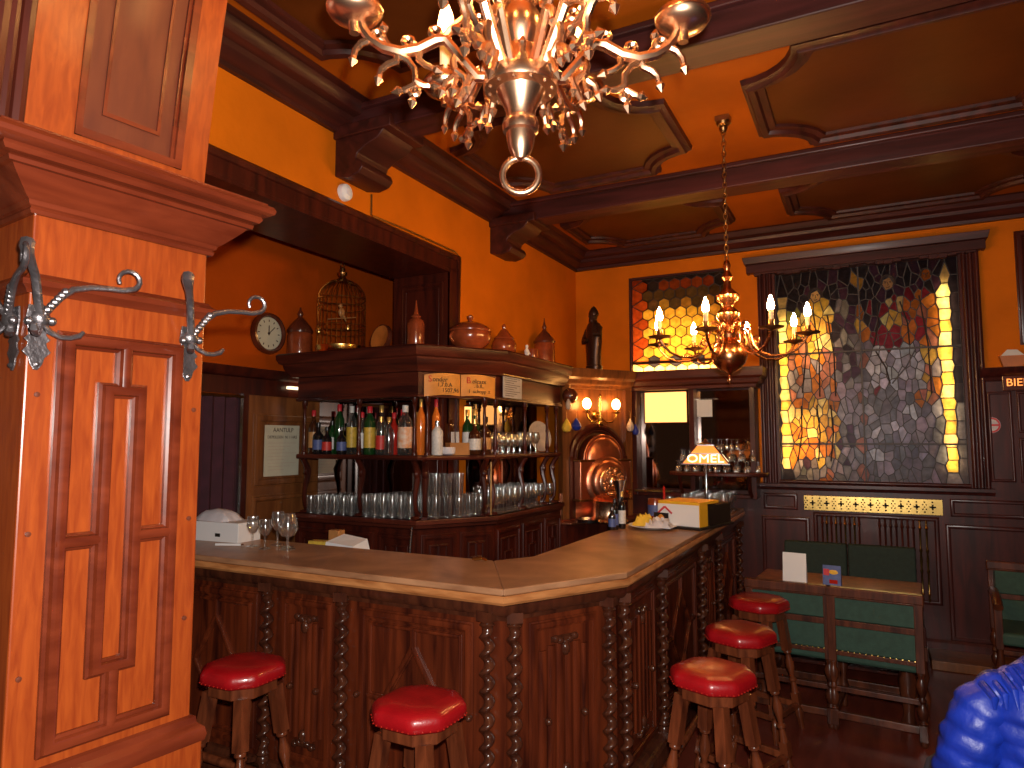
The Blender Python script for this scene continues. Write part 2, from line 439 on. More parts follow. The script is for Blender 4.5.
struct(MB().box(-4.12, -3.0, 6.2, 6.3, 0, 3.4).build('wall_alcove_end', M['plaster_r'], smooth=0))
struct(MB().box(-4.12, -3.05, 0.6, 6.3, 3.3, 3.4).build('ceiling.002', M['plaster_r'], smooth=0))
struct(MB().box(RIGHT, RIGHT + .12, -1.5, YB, 0, ZC).build('wall_right', M['plaster'], smooth=0))
struct(MB().box(RIGHT - .05, RIGHT, -1.5, YB, 0, 2.28).build('trim_1', M['wains'], smooth=0))
# the surround of the big opening in the left wall
tr = MB()
tr.box(-3.105, XL + .012, 1.0, 4.07, 2.905, 2.93)
tr.box(-3.105, XL + .012, 4.07, 4.19, 0.0, 2.93)
tr.sweep([(XL, 1.0), (XL, 4.19)], [(0, 2.925), (.014, 2.925), (.014, 3.0), (.026, 3.005), (.03, 3.03), (.02, 3.045), (0, 3.045)])
tr.box(XL, XL + .014, 4.07, 4.18, 1.0, 2.93); tr.box(XL, XL + .028, 4.165, 4.19, 1.0, 3.045)
FJ = face_m(-3.10, 4.07, 1, 0)
tr.frame(FJ, .06, .44, 1.3, 2.84, .03, .012); tr.frame(FJ, .10, .40, 1.34, 2.80, .012, .008)
struct(tr.build('trim_2', M['dark'], smooth=30))

# ceiling beams, wall cornices, corbels
for k, (y0, y1) in enumerate(((2.90, 3.10), (4.70, 4.90))):
    b = MB().box(XL, RIGHT, y0, y1, 3.42, ZC)
    b.box(XL, RIGHT, y0 - .03, y1 + .03, 3.545, ZC)
    struct(b.build('ceiling_beam', M['beam'], bevel=.008, smooth=0))
PF = [(0, 3.44), (.03, 3.44), (.036, 3.462), (.075, 3.472), (.105, 3.495), (.115, 3.52), (.165, 3.528), (.19, 3.55), (.2, 3.575), (.25, 3.5795), (0, 3.5795)]
for y0, y1 in ((1.0, 2.90), (3.10, 4.70), (4.90, YB)):
    struct(MB().sweep([(XL, y0), (XL, y1)], PF).build('ceiling_cornice', M['beam_y'], smooth=30))
PB = [(0, 3.44), (.04, 3.44), (.045, 3.465), (.09, 3.475), (.13, 3.50), (.14, 3.525), (.2, 3.535), (.225, 3.575), (.25, 3.5795), (0, 3.5795)]
struct(MB().sweep([(XL, YB), (RIGHT, YB)], PB).build('ceiling_cornice', M['beam'], smooth=30))
def corbel(y0, y1):
    pr = [(0, 3.44), (0, 3.19), (.10, 3.17), (.17, 3.185), (.20, 3.215), (.185, 3.25), (.15, 3.27), (.16, 3.30), (.22, 3.335), (.30, 3.36), (.34, 3.40), (.36, 3.44)]
    b = MB(); n = len(pr)
    vsx = [(XL + a, y, z) for y in (y0, y1) for a, z in pr]
    b.add(vsx, [tuple(range(n)), tuple(range(n, 2 * n))[::-1]] + [(i, (i + 1) % n, n + (i + 1) % n, n + i) for i in range(n)])
    b.box(XL, XL + .40, y0 - .02, y1 + .02, 3.40, 3.47)
    struct(b.build('beam_corbel', M['beam_y'], bevel=.006, smooth=30))
corbel(2.88, 3.16); corbel(4.68, 4.94)

# coffer panels on the ceiling: mouldings with scooped corners round brown fields
def panel_path(x0, x1, y0, y1, r, ins=0.0):
    p = []
    x0 += ins; x1 -= ins; y0 += ins; y1 -= ins
    for cx, cyy, a0 in ((x0, y0, 90), (x1, y0, 180), (x1, y1, 270), (x0, y1, 0)):
        for k in range(7):
            a = R(a0 - 90 * k / 6)
            p.append((cx + r * math.cos(a), cyy + r * math.sin(a)))
    return p
PM = [(-.11, 3.58), (-.105, 3.555), (-.07, 3.55), (-.06, 3.53), (-.03, 3.525), (-.015, 3.545), (0, 3.55), (.005, 3.58)]
for x0, x1, y0, y1 in ((-2.32, -.93, 3.34, 4.56), (-.52, 1.15, 3.34, 4.56), (1.55, 3.1, 3.34, 4.56), (-2.3, -.93, 5.08, 6.18), (-.52, 1.15, 5.08, 6.18), (1.55, 3.1, 5.08, 6.18), (-2.3, -.93, 1.45, 2.68), (-.52, 1.15, 1.45, 2.68)):
    pa = panel_path(x0, x1, y0, y1, .27)
    b = MB().sweep(pa, PM, closed=True)
    struct(b.build('ceiling_moulding', M['beam_y'], smooth=35))
    struct(MB().prism(panel_path(x0, x1, y0, y1, .27, .03), 3.572, 3.581).build('ceiling_panel', M['ceil_in'], smooth=0))

# ---------------------------------------------------------------- back wall joinery
FB = face_m(0, YB, 1, 0)     # u = x, out towards the room
b = MB()
b.box(-4.0, -.80, YB - .03, YB, 0, 1.30); b.box(-.80, .80, YB - .03, YB, 0, .42); b.box(-.80, -.42, YB - .03, YB, .42, 1.30)
b.box(-.42, .46, YB - .03, YB, 1.07, 1.30); b.box(.46, .80, YB - .03, YB, .42, 1.30); b.box(-.06, .03, YB - .03, YB, .42, 1.07)
b.box(.80, RIGHT, YB - .03, YB, 0, 2.24)
b.box(-.42, .46, YB - .004, YB, .42, 1.07)
b.sweep([(-.86, YB - .03), (.86, YB - .03)], [(0, 1.27), (.02, 1.275), (.03, 1.295), (.06, 1.30), (.06, 1.325), (0, 1.33)])
for u0, u1 in ((-.84, -.56), (.56, 1.06), (1.10, 1.6)):
    b.frame(FB, u0, u1, 1.10, 1.24, .03, .014, .03)
for u0, u1 in ((-.86, -.47), (.52, 1.10), (1.16, 1.75)):
    b.frame(FB, u0, u1, .14, 1.04, .035, .016, .03)
b.frame(FB, -.44, .48, .40, 1.09, .035, .02, .03)
# panels right of the window
b.frame(FB, .84, 1.00, 1.38, 2.08, .022, .014, .03); b.frame(FB, 1.03, 1.20, 1.38, 1.72, .022, .014, .03); b.frame(FB, 1.03, 1.20, 1.76, 2.08, .022, .014, .03)
b.frame(FB, 1.26, 1.6, 1.38, 2.08, .022, .014, .03)
b.sweep([(.80, YB - .03), (RIGHT, YB - .03)], [(0, 2.16), (.02, 2.165), (.03, 2.19), (.05, 2.20), (.09, 2.235), (.10, 2.262), (0, 2.265)])
b.sweep([(-4, YB - .03), (RIGHT, YB - .03)], [(0, 0), (.02, 0), (.02, .12), (.008, .14), (0, .14)])
struct(b.build('trim_3', M['wains'], smooth=30))
struct(MB().box(.36, RIGHT, 6.10, YB - .05, 0.0, .07).build('trim_4', M['door'], bevel=.006, smooth=0))

# brass grille below the window, pierced with crosses
t = thing('brass_grille', 'long brass ventilation grille pierced with crosses under the large stained glass window', 'grille', (0, YB - .03, 1.105))
b = MB().box(-.51, .51, -.012, 0, 0, .125)
b.build('grille_plate', M['brass'], t, bevel=.002, smooth=0)
h = MB()
for k in range(9):
    u = -.44 + k * .11
    h.box(u - .022, u + .022, -.0135, -.011, .056, .069); h.box(u - .0065, u + .0065, -.0135, -.011, .04, .085)
    for dx in (-.055, 0):
        for dz in (.022, .102):
            h.box(u + dx - .006, u + dx + .006, -.0135, -.011, dz - .006, dz + .006)
    for dx, dz in ((-.055, .0625), (-.043, .045), (-.043, .08), (-.067, .045), (-.067, .08)):
        h.box(u + dx - .005, u + dx + .005, -.0135, -.011, dz - .005, dz + .005)
h.build('pierced_pattern', M['hole'], t, smooth=0)

# turned bars of the radiator screen
t = thing('radiator_screen', 'pair of openings with turned brass and dark bars below the brass grille', 'radiator screen', (.02, YB - .045, .42))
for i, u in enumerate([-.37, -.335, -.30, -.265, -.23, -.195, -.16, -.125, -.09, .06, .10, .14, .18, .22, .26, .30, .345, .39]):
    pr = [(.008, 0), (.008, .05), (.014, .06), (.008, .07), (.007, .22), (.013, .24), (.006, .26), (.011, .32), (.006, .38), (.013, .40), (.007, .42), (.008, .57), (.014, .58), (.008, .60), (.008, .645)]
    br = i in (1, 3, 5, 7, 16, 17)
    MB().lathe(pr, 8, T(u - .02, 0, 0)).build('turned_bar', M['brass'] if br else M['dark'], t)

# ---------------------------------------------------------------- stained glass
def clip(poly, a, bb, c):
    out = []
    for i in range(len(poly)):
        p = poly[i]; q = poly[(i + 1) % len(poly)]
        dp = a * p[0] + bb * p[1] - c; dq = a * q[0] + bb * q[1] - c
        if dp <= 0: out.append(p)
        if (dp < 0 < dq) or (dq < 0 < dp):
            k = dp / (dp - dq); out.append((p[0] + (q[0] - p[0]) * k, p[1] + (q[1] - p[1]) * k))
    return out

def stained(name, seeds, colf, x0, x1, z0, z1, y, parent, kx=1.0):
    # pieces of glass between leads: cells round the seeds
    cells = []; P = [(s[0] * kx, s[1]) for s in seeds]
    for i, p in enumerate(P):
        poly = [(x0 * kx, z0), (x1 * kx, z0), (x1 * kx, z1), (x0 * kx, z1)]
        near = sorted(range(len(P)), key=lambda j: (P[j][0] - p[0]) ** 2 + (P[j][1] - p[1]) ** 2)[1:26]
        for j in near:
            q = P[j]; a = q[0] - p[0]; bb = q[1] - p[1]
            poly = clip(poly, a, bb, (q[0] ** 2 + q[1] ** 2 - p[0] ** 2 - p[1] ** 2) / 2)
            if len(poly) < 3: break
        if len(poly) >= 3: cells.append((i, [(a / kx, c) for a, c in poly]))
    g = MB(); ld = MB(); cols = []; seen = set()
    for i, poly in cells:
        g.add([(a, y, c) for a, c in poly], [tuple(range(len(poly)))]); cols.append(colf(i, seeds[i]))
        for k in range(len(poly)):
            p = poly[k]; q = poly[(k + 1) % len(poly)]
            key = tuple(sorted(((round(p[0], 3), round(p[1], 3)), (round(q[0], 3), round(q[1], 3)))))
            if key in seen or math.hypot(p[0] - q[0], p[1] - q[1]) < .004: continue
            seen.add(key)
            ld.bar((p[0], y, p[1]), (q[0], y, q[1]), .007, .011, up=(0, 1, 0))
    go = g.build(name, M['stained'], parent, world=True, smooth=0, fixn=False)
    at = go.data.color_attributes.new('pane_colour', 'FLOAT_COLOR', 'CORNER'); k = 0
    for f, c in zip(go.data.polygons, cols):
        for _ in f.vertices:
            at.data[k].color = (*c, 1); k += 1
    ld.build('lead_came', M['lead'], parent, world=True, smooth=0, fixn=False)
    return go

random.seed(11)
w1 = thing('window_1', 'large leaded stained glass window with two robed figures on the back wall', 'stained glass window', (0, YB, 1.31), kind='structure')
GX0, GX1, GZ0, GZ1 = -.69, .70, 1.335, 3.20
def st(s, t_): return (GX0 + s * (GX1 - GX0), GZ0 + t_ * (GZ1 - GZ0))
seeds = []; tags_ = []
def sd(s, t_, c): seeds.append(st(s, t_)); tags_.append(c)
def jit(c, j=.25): 
    k = 1 + random.uniform(-j, j); return tuple(max(0, min(1, x * k * random.uniform(.93, 1.07))) for x in c)
PALE, AMB, ORG, PINK, RUBY, WHT, LAV, GRY, DRK, PUR, GRN, FACE = (.95, .72, .32), (.85, .50, .10), (.72, .23, .04), (.58, .22, .15), (.34, .03, .05), (.72, .72, .76), (.42, .37, .43), (.27, .25, .28), (.045, .035, .05), (.10, .045, .09), (.22, .24, .06), (.95, .58, .28)
# bright border strips at either side
for k in range(17):
    t_ = .03 + k * .055
    sd(.035, t_ + random.uniform(-.01, .01), random.choice((PALE, PALE, AMB)) if .08 < t_ < .88 else DRK)
    sd(.925, t_ + random.uniform(-.01, .01), random.choice((PALE, PALE, AMB)) if .06 < t_ < .93 else LAV)
for k in range(12):
    t_ = .05 + k * .08
    sd(-.02 + .005, t_, GRY if t_ < .2 else DRK); sd(.985, t_ + .03, DRK if t_ > .3 else GRY)
# the two heads with rings of dark pieces round them
for hs, ht, hc in ((.235, .875, FACE), (.64, .905, FACE), (.84, .93, ORG)):
    sd(hs, ht, hc)
    for k in range(8):
        a = R(45 * k + 10)
        sd(hs + .062 * math.cos(a), ht + .052 * math.sin(a), AMB if (hs < .3 and math.sin(a) < -.4) else (PUR if k % 2 else DRK))
def region(s, t_):
    if t_ < .07: return random.choice((GRY, LAV, PINK, ORG, GRY)) if s < .5 else random.choice((GRY, LAV, GRY))
    if s < .45:
        if t_ > .82: return random.choice((DRK, DRK, PUR))
        if .15 < s < .32 and t_ > .60: return random.choice((AMB, PALE, AMB, ORG))
        if s < .13 and t_ > .60: return random.choice((ORG, AMB, GRN))
        if s > .32 and t_ > .60: return random.choice((DRK, PUR, DRK, GRY))
        if .07 < s < .34 and t_ > .38: return random.choice((PINK, PINK, ORG, LAV))
        if s < .33 and t_ > .09: return random.choice((ORG, AMB, PALE, ORG, AMB))
        return random.choice((LAV, GRY, GRY, PUR, LAV))
    if s < .52:
        if t_ > .65: return random.choice((DRK, AMB, ORG, DRK))
        return random.choice((LAV, LAV, GRY, PINK))
    if t_ > .86: return random.choice((DRK, PUR, DRK))
    if t_ > .62:
        if .60 < s < .70 and t_ > .72: return random.choice((AMB, PALE, RUBY))
        if s > .70: return random.choice((ORG, RUBY, ORG, PINK))
        return random.choice((RUBY, PUR, RUBY, DRK))
    if t_ > .44 and .53 < s < .80: return random.choice((WHT, WHT, LAV))
    if s > .74 and t_ > .36: return random.choice((PINK, ORG, LAV, AMB))
    if .52 < s < .66 and .3 < t_ < .44: return random.choice((GRY, RUBY, GRY, LAV))
    return random.choice((LAV, GRY, LAV, WHT, GRY))
for r_ in range(25):
    for c_ in range(21):
        s = .085 + (c_ + (.5 if r_ % 2 else 0) + random.uniform(-.5, .5)) * .80 / 21
        t_ = .015 + (r_ + random.uniform(-.5, .5)) * .98 / 25
        if min((s - a) ** 2 * .7 + (t_ - bb) ** 2 for a, bb in ((.235, .875), (.64, .905), (.84, .93))) < .0052: continue
        if random.random() < .22: continue
        sd(s, t_, region(s, t_))
stained('stained_panes', seeds, lambda i, s: jit(tags_[i]), GX0, GX1, GZ0, GZ1, YB + .03, w1, 1.75)
b = MB()
for hs, ht, sc_ in ((.235, .875, 1), (.64, .905, 1), (.84, .93, .7)):
    x, z = st(hs, ht); yy = YB + .022
    for s_ in (-1, 1):
        b.tube([(x + s_ * .010 * sc_, yy, z + .016 * sc_), (x + s_ * .028 * sc_, yy, z + .020 * sc_)], .003, 5); b.ball((x + s_ * .019 * sc_, yy, z + .008 * sc_), (.006 * sc_, .002, .004), 6, 4)
    b.tube([(x, yy, z + .012 * sc_), (x + .004, yy, z - .012 * sc_), (x - .004, yy, z - .014 * sc_)], .0025, 5); b.tube([(x - .014 * sc_, yy, z - .028 * sc_), (x, yy, z - .031 * sc_), (x + .014 * sc_, yy, z - .027 * sc_)], .003, 5)
    b.tube([(x + .052 * sc_ * math.cos(R(a)), yy, z + .008 + .064 * sc_ * math.sin(R(a))) for a in range(-20, 201, 20)], .011 * sc_, 6)
for s0, t0, s1, t1 in ((.17, .80, .14, .42), (.22, .80, .24, .40), (.30, .78, .33, .40), (.13, .36, .10, .10), (.22, .36, .22, .10), (.30, .36, .29, .10), (.58, .82, .55, .62), (.70, .82, .74, .62), (.80, .84, .84, .40), (.56, .60, .63, .45), (.77, .60, .64, .45)):
    (xa, za), (xb, zb) = st(s0, t0), st(s1, t1)
    b.tube([(xa, YB + .024, za), ((xa + xb) / 2 + .02, YB + .024, (za + zb) / 2), (xb, YB + .024, zb)], .006, 5)
b.build('painted_lines', M['lead'], w1, world=True)
b = MB()
for z in (GZ0 + .18 * 1.865, GZ0 + .606 * 1.865): b.box(GX0, GX1, YB + .012, YB + .045, z - .007, z + .007)
b.box(GX0 + .48 * 1.39 - .006, GX0 + .48 * 1.39 + .006, YB + .015, YB + .045, GZ0, GZ1)
b.build('saddle_bar', M['lead'], w1, world=True, smooth=0)
b = MB()
b.box(-.84, -.69, YB - .035, YB + .05, 1.31, 3.22); b.box(.70, .84, YB - .035, YB + .05, 1.31, 3.22)
b.box(-.69, .70, YB - .03, YB + .05, 1.30, 1.335); b.box(-.69, .70, YB - .03, YB + .05, 3.195, 3.25)
F1 = face_m(0, YB - .035, 1, 0)
for u in (-.815, -.775, -.73, .735, .78, .82): b.strip(F1, (u, 1.33), (u, 3.21), .036, .03)
b.strip(F1, (-.70, 1.345), (.71, 1.345), .03, .02)
b.build('window_frame', M['wains'], w1, world=True, smooth=30)
b = MB().sweep([(-.90, YB - .03), (-.90, YB - .10), (.86, YB - .10), (.86, YB - .03)][::1], [(0, 3.205), (.02, 3.205), (.02, 3.28), (.035, 3.285), (.045, 3.32), (.05, 3.345), (0, 3.345)])
b.box(-.90, .86, YB - .10, YB, 3.215, 3.345)
n = 26
for k in range(n):
    u = -.86 + k * 1.68 / n
    b.box(u, u + 1.68 / n, YB - .085, YB - .02, 3.185 + .012 * math.sin(k * 1.1), 3.22)
b.build('window_pelmet', M['beam'], w1, world=True, smooth=30, bevel=.003)

w2 = thing('window_2', 'amber leaded window with six sided panes behind the brass chandelier', 'leaded window', (-1.58, YB, 2.3), kind='structure')
seeds2 = []; col2 = []
X0, X1, Z0, Z1 = W2[0] + .02, W2[1] - .02, 2.32, 3.29
for r_ in range(11):
    for c_ in range(9):
        x = X0 + (c_ + .5 + (.5 if r_ % 2 else 0)) * .107; z = Z0 + .055 + r_ * .093
        if x > X1: continue
        edge = c_ == 0
        if r_ == 0: c = PALE
        elif r_ == 1: c = DRK if c_ % 2 else ORG
        elif edge: c = (.55, .09, .02)
        elif r_ >= 9: c = (.30, .06, .02) if r_ == 9 and 1 < c_ < 7 else DRK
        elif r_ >= 7: c = (.10, .06, .03) if r_ > 7 or c_ % 2 else (.4, .2, .04)  # upper rows darker: fading of the low light put into the glass colour
        else: c = (.85, .47, .07)
        seeds2.append((x, z)); col2.append(c)
stained('stained_panes', seeds2, lambda i, s: jit(col2[i], .15), X0, X1, Z0, Z1, YB + .03, w2)
b = MB()
b.box(W2[0], X0, YB - .012, YB + .05, W2[2], W2[3]); b.box(X1, W2[1], YB - .012, YB + .05, W2[2], W2[3]); b.box(X0, X1, YB - .012, YB + .05, Z1, W2[3]); b.box(X0, X1, YB - .012, YB + .05, W2[2], Z0)
b.box(X0, X1, YB + .01, YB + .045, Z0 + .125, Z0 + .15)
b.build('window_frame', M['beam'], w2, world=True, smooth=0, bevel=.003)

# light shafts behind the two windows, with the tubes and lamps that light them
lb = MB()
for (x0, x1, z0, z1) in ((-.80, .80, 1.25, 3.30), (W2[0] - .02, W2[1] + .02, 2.24, 3.36)):
    lb.box(x0, x1, YB + .42, YB + .44, z0, z1); lb.box(x0 - .02, x0, YB + .12, YB + .44, z0, z1); lb.box(x1, x1 + .02, YB + .12, YB + .44, z0, z1)
    lb.box(x0, x1, YB + .12, YB + .44, z0 - .02, z0); lb.box(x0, x1, YB + .12, YB + .44, z1, z1 + .02)
struct(lb.build('wall_light_shaft', M['white'], smooth=0))
def area(name, loc, size, e, col, rot=(0, 0, 0), sy=None):
    d = bpy.data.lights.new(name, 'AREA'); d.energy = e; d.color = col; d.size = size
    if sy: d.shape = 'RECTANGLE'; d.size_y = sy
    o = bpy.data.objects.new(name, d); COL.objects.link(o); o.location = loc; o.rotation_euler = rot; return o
# area lamps point at the panes (towards -Y)
area('window_tube_lamp', (GX0 + .05, YB + .075, 2.12), .04, 1.1, (1, .66, .26), (R(-90), 0, 0), 1.35)
area('window_tube_lamp', (GX0 + .925 * 1.39, YB + .075, 2.22), .04, 1.5, (1, .70, .30), (R(-90), 0, 0), 1.5)
area('window_tube_lamp', (-.47, YB + .16, 1.70), .22, 1.1, (1, .60, .2), (R(-90), 0, 0), .40)
area('window_tube_lamp', (-.40, YB + .20, 2.55), .18, 1.1, (1, .66, .26), (R(-90), 0, 0), .35)
area('window_daylight', (.10, YB + .40, 2.0), 1.2, 0.8, (.95, .90, .95), (R(-90), 0, 0), 1.3)
area('window_tube_lamp', (-1.60, YB + .14, 2.375), .85, 5, (1, .66, .26), (R(-90), 0, 0), .06)
area('window_tube_lamp', (-1.62, YB + .30, 2.66), .55, 3.2, (1, .62, .2), (R(-90), 0, 0), .28)

# ================================================================ panelled pillar and the arch that springs from it
PW = .41
pil = thing('panelled_pillar', 'tall orange-brown oak pillar with fretted panel, heavy cornice and springing arch at left', 'pillar', (-1.56, 1.226, 0), R(-6.4), kind='structure')
FP = face_m(0, 0, 0, 1)      # u = local y (-PW .. 0), out = local +x
b = MB()
b.box(-.62, 0, -PW, 0, 0, 2.35)
b.box(-.62, .022, -PW - .022, .022, 0, .95)
b.build('shaft', M['pillar'], pil, bevel=.004, smooth=0)
path = [(-.62, -PW), (0, -PW), (0, 0), (-.62, 0)]
b = MB()
b.sweep(path, [(0, 2.195), (.010, 2.195), (.013, 2.203), (.010, 2.209), (.016, 2.212), (.019, 2.222), (.026, 2.226), (.034, 2.234), (.050, 2.250), (.064, 2.265), (.070, 2.274), (.080, 2.275), (.083, 2.284), (.079, 2.289), (.093, 2.292), (.099, 2.301), (.097, 2.309), (.110, 2.312), (.121, 2.319), (.124, 2.329), (.119, 2.339), (.108, 2.342), (.108, 2.348), (0, 2.356)])
b.build('cornice', M['pillar_h'], pil, smooth=22)
b = MB()
b.sweep(path, [(0, 2.02), (.008, 2.02), (.014, 2.03), (.022, 2.036), (.022, 2.048), (.012, 2.055), (.006, 2.064), (0, 2.066)])
b.sweep(path, [(0, .94), (.026, .94), (.03, .955), (.026, .972), (.012, .985), (.01, 1.0), (0, 1.004)])
b.sweep(path, [(0, .0), (.05, .0), (.05, .14), (.035, .16), (.022, .17), (0, .17)])
b.build('band_moulding', M['pillar_h'], pil, smooth=30)
b = MB()
y0, y1, z0, z1 = -.352, -.060, 1.025, 1.945
b.frame(FP, y0, y1, z0, z1, .038, .027)
ry0, ry1, rz0, rz1 = -.262, -.150, 1.165, 1.835
b.frame(FP, ry0, ry1, rz0, rz1, .036, .027)
ym = (ry0 + ry1) / 2
b.strip(FP, (ym, rz1 - .01), (ym, z1 - .01), .038, .026); b.strip(FP, (ym, z0 + .01), (ym, rz0 + .01), .038, .026)
b.strip(FP, (y0 + .01, 1.475), (ry0 + .012, 1.475), .038, .026); b.strip(FP, (ry1 - .012, 1.475), (y1 - .01, 1.475), .038, .026)
b.frame(FP, y0, y1, .25, .88, .034, .014, .022)
b.build('panel_moulding', M['pillar_h'], pil, smooth=35)
b = MB()
for u, z in ((-.385, 1.80), (-.387, 1.50), (-.389, 1.20), (-.022, 1.78), (-.024, 1.50), (-.026, 1.25)):
    b.lathe([(.006, 0), (.006, .003), (.001, .004)], 8, T(0, u, z) @ RY(R(90)))
b.build('wooden_peg', M['pillar_d'], pil)
# arch: its soffit curves over towards the room
def aw(h): return -.026 + .11 * h + .09 * h * h
def arch_slab(mb, ya, yb, off, za, zb, thick, n=14, m=0):
    vsx = []; fs = []
    for i in range(n + 1):
        z = za + (zb - za) * i / n; w = aw(z - 2.40) + off
        vsx += [(w, ya, z), (w, yb, z), (w - thick, yb, z), (w - thick, ya, z)]
    for i in range(n):
        a = i * 4
        for k in range(4):
            fs.append((a + k, a + (k + 1) % 4, a + 4 + (k + 1) % 4, a + 4 + k))
    fs.append((3, 2, 1, 0)); fs.append(tuple(n * 4 + k for k in range(4)))
    mb.add(vsx, fs, m)
b = MB(); arch_slab(b, -PW - .02, 0, -.02, 2.35, ZC, .60)
arch_slab(b, -.075, 0, 0, 2.35, ZC, .1); arch_slab(b, -PW - .02, -.325, 0, 2.35, ZC, .1); arch_slab(b, -PW, 0, 0, 2.36, 2.425, .1, 2)
b.build('arch', M['pillar'], pil, smooth=30)
b = MB(); arch_slab(b, -.31, -.09, -.012, 2.42, ZC, .05); b.build('arch_panel', M['pillar_d'], pil, smooth=30)
b = MB()
arch_slab(b, -.09, -.07, .006, 2.415, ZC, .06); arch_slab(b, -.098, -.09, -.004, 2.425, ZC, .05)
arch_slab(b, -.33, -.315, .006, 2.415, ZC, .06); arch_slab(b, -.33, -.07, .006, 2.415, 2.435, .06, 2)
arch_slab(b, -.27, -.262, -.006, 2.49, ZC, .05); arch_slab(b, -.138, -.13, -.006, 2.49, ZC, .05); arch_slab(b, -.27, -.13, -.006, 2.485, 2.495, .05, 2)
b.build('arch_moulding', M['pillar_h'], pil, smooth=30)
b = MB()
for yy, rr in ((-PW - .035, .016), (-PW - .06, .012), (-PW - .085, .02)):
    b.tube([(aw(z - 2.4) - .004, yy, z) for z in [2.40 + 1.18 * i / 14 for i in range(15)]], rr, 8)
b.build('arch_roll_moulding', M['dark'], pil)

# ---------------------------------------------------------------- wrought iron coat hooks
def coat_hook(mat_root, label, group='wrought iron coat hooks on the pillar'):
    t = thing('coat_hook', label, 'coat hook', group=group)
    t.matrix_basis = mat_root
    # local: x out of the wall, y sideways, z up; origin at the boss
    prof = [(-.020, .03), (-.024, 0), (-.020, -.02), (-.017, -.035), (-.026, -.045), (-.018, -.052), (-.020, -.062), (-.028, -.072), (-.016, -.085), (-.012, -.10), (-.004, -.112)]
    poly = prof + [(-y, z) for y, z in prof[::-1]]
    b = MB().prism(poly, 0, .004, X=Matrix(((0, 0, 1, 0), (1, 0, 0, 0), (0, 1, 0, 0), (0, 0, 0, 1))))
    b.build('back_plate', M['iron'], t, smooth=0, bevel=.001)
    b = MB(); b.ball((.012, 0, 0), (.016, .02, .02), 10, 8); b.ball((.014, -.022, -.008), .010, 8, 6); b.ball((.014, .022, -.004), .010, 8, 6); b.ball((.012, 0, .022), .010, 8, 6)
    b.build('boss', M['iron'], t)
    MB().lathe([(.005, 0), (.006, .004), (.002, .007)], 8, T(.004, 0, -.10) @ RY(R(90))).build('rivet', M['iron'], t)
    # long scroll along the wall, tall leaf ended prong out and back towards the viewer, two short lower prongs
    pts = [(.0, 0), (.016, .026), (.034, .052), (.056, .072), (.09, .082), (.125, .085), (.152, .085), (.167, .089)]
    pts += [(.165 + .022 * math.sin(R(a)), .111 - .022 * math.cos(R(a))) for a in range(30, 301, 27)]
    p = [(.016 + d * .22, d, z) for d, z in pts]; n = len(p)
    b = MB().tube(p, [.0075 if i < 4 else (.0065 if i < 8 else .0065 - .0022 * (i - 8) / (n - 8)) for i in range(n)], 8)
    for i in range(7):   # the twisted neck
        d = .004 + i * .0062; b.ball((.018 + d * .22, d, .006 + d * 1.42), .0092, 7, 5)
    b.build('long_prong', M['iron'], t)
    q = [(.0, .0), (.02, .03), (.035, .06), (.05, .085), (.075, .105), (.098, .118), (.108, .13), (.104, .142), (.095, .140)]
    b = MB().tube([(.014 + d * .80, -d * .62, z) for d, z in q], [.0075, .007, .007, .007, .007, .009, .011, .011, .009], 8, flat=1.3)
    b.build('tall_prong', M['iron'], t)
    for ax, ay in ((.30, .90), (.80, -.45)):
        q = [(.0, -.008), (.02, -.028), (.04, -.038), (.06, -.038), (.078, -.032), (.086, -.022)]
        b = MB().tube([(.012 + d * ax, d * ay, z) for d, z in q], [.006, .006, .006, .006, .0065, .004], 8, flat=1.4)
        b.build('short_prong', M['iron'], t)
    return t
PM_ = T(-1.56, 1.226, 0) @ RZ(R(-6.4))
coat_hook(PM_ @ T(0.002, -.392, 1.965), 'black iron coat hook on the near edge of the orange pillar face')
coat_hook(PM_ @ T(0.002, -.045, 1.965), 'black iron coat hook on the far pillar edge, nearest the round wall clock')
coat_hook(PM_ @ T(-.055, -PW - .002, 1.965) @ RZ(R(-90)), 'black iron coat hook round the pillar corner, cut by the left edge')

# ================================================================ bar counter
bar = thing('bar_counter', 'long carved oak bar counter with barley twist columns and a worn pale wooden top', 'bar counter', (-1.5, 3.0, 0))
HC = 1.10
OUT = [(-3.75, 2.49), (-1.33, 2.49), (-1.0, 3.07), (-1.0, 6.42)]
INN = [(-3.75, 3.06), (-1.69, 3.06), (-1.57, 3.26), (-1.57, 6.42)]
for q, (poly, nm) in enumerate((([OUT[0], OUT[1], INN[1], INN[0]], 'countertop'), ([OUT[1], OUT[2], OUT[3], INN[3], INN[2], INN[1]], 'countertop'))):
    MB().prism(poly, HC - .028, HC).build(nm, M['top'], bar, world=True, bevel=.006, smooth=0)
b = MB()
b.sweep(OUT, [(-.05, HC - .028), (.004, HC - .028), (.008, HC - .035), (.008, HC - .055), (0, HC - .066), (-.02, HC - .072), (-.05, HC - .075)])
b.build('countertop_edge', M['top_edge'], bar, world=True, smooth=30)
FR = [(-3.75, 2.555), (-1.355, 2.555), (-1.06, 3.085), (-1.06, 6.42)]
b = MB().prism([FR[0], FR[1], FR[2], FR[3], (-1.15, 6.42), (-1.15, 3.10), (-1.40, 2.64), (-3.75, 2.64)], 0.02, HC - .03)
b.build('front_board', M['bar'], bar, world=True, smooth=0)
MB().prism([(-3.75, 2.95), (-1.66, 2.95), (-1.50, 3.25), (-1.50, 6.42), (-1.44, 6.42), (-1.44, 3.22), (-1.62, 2.88), (-3.75, 2.88)], 0, HC - .03).build('back_board', M['bar_d'], bar, world=True, smooth=0)
b = MB()
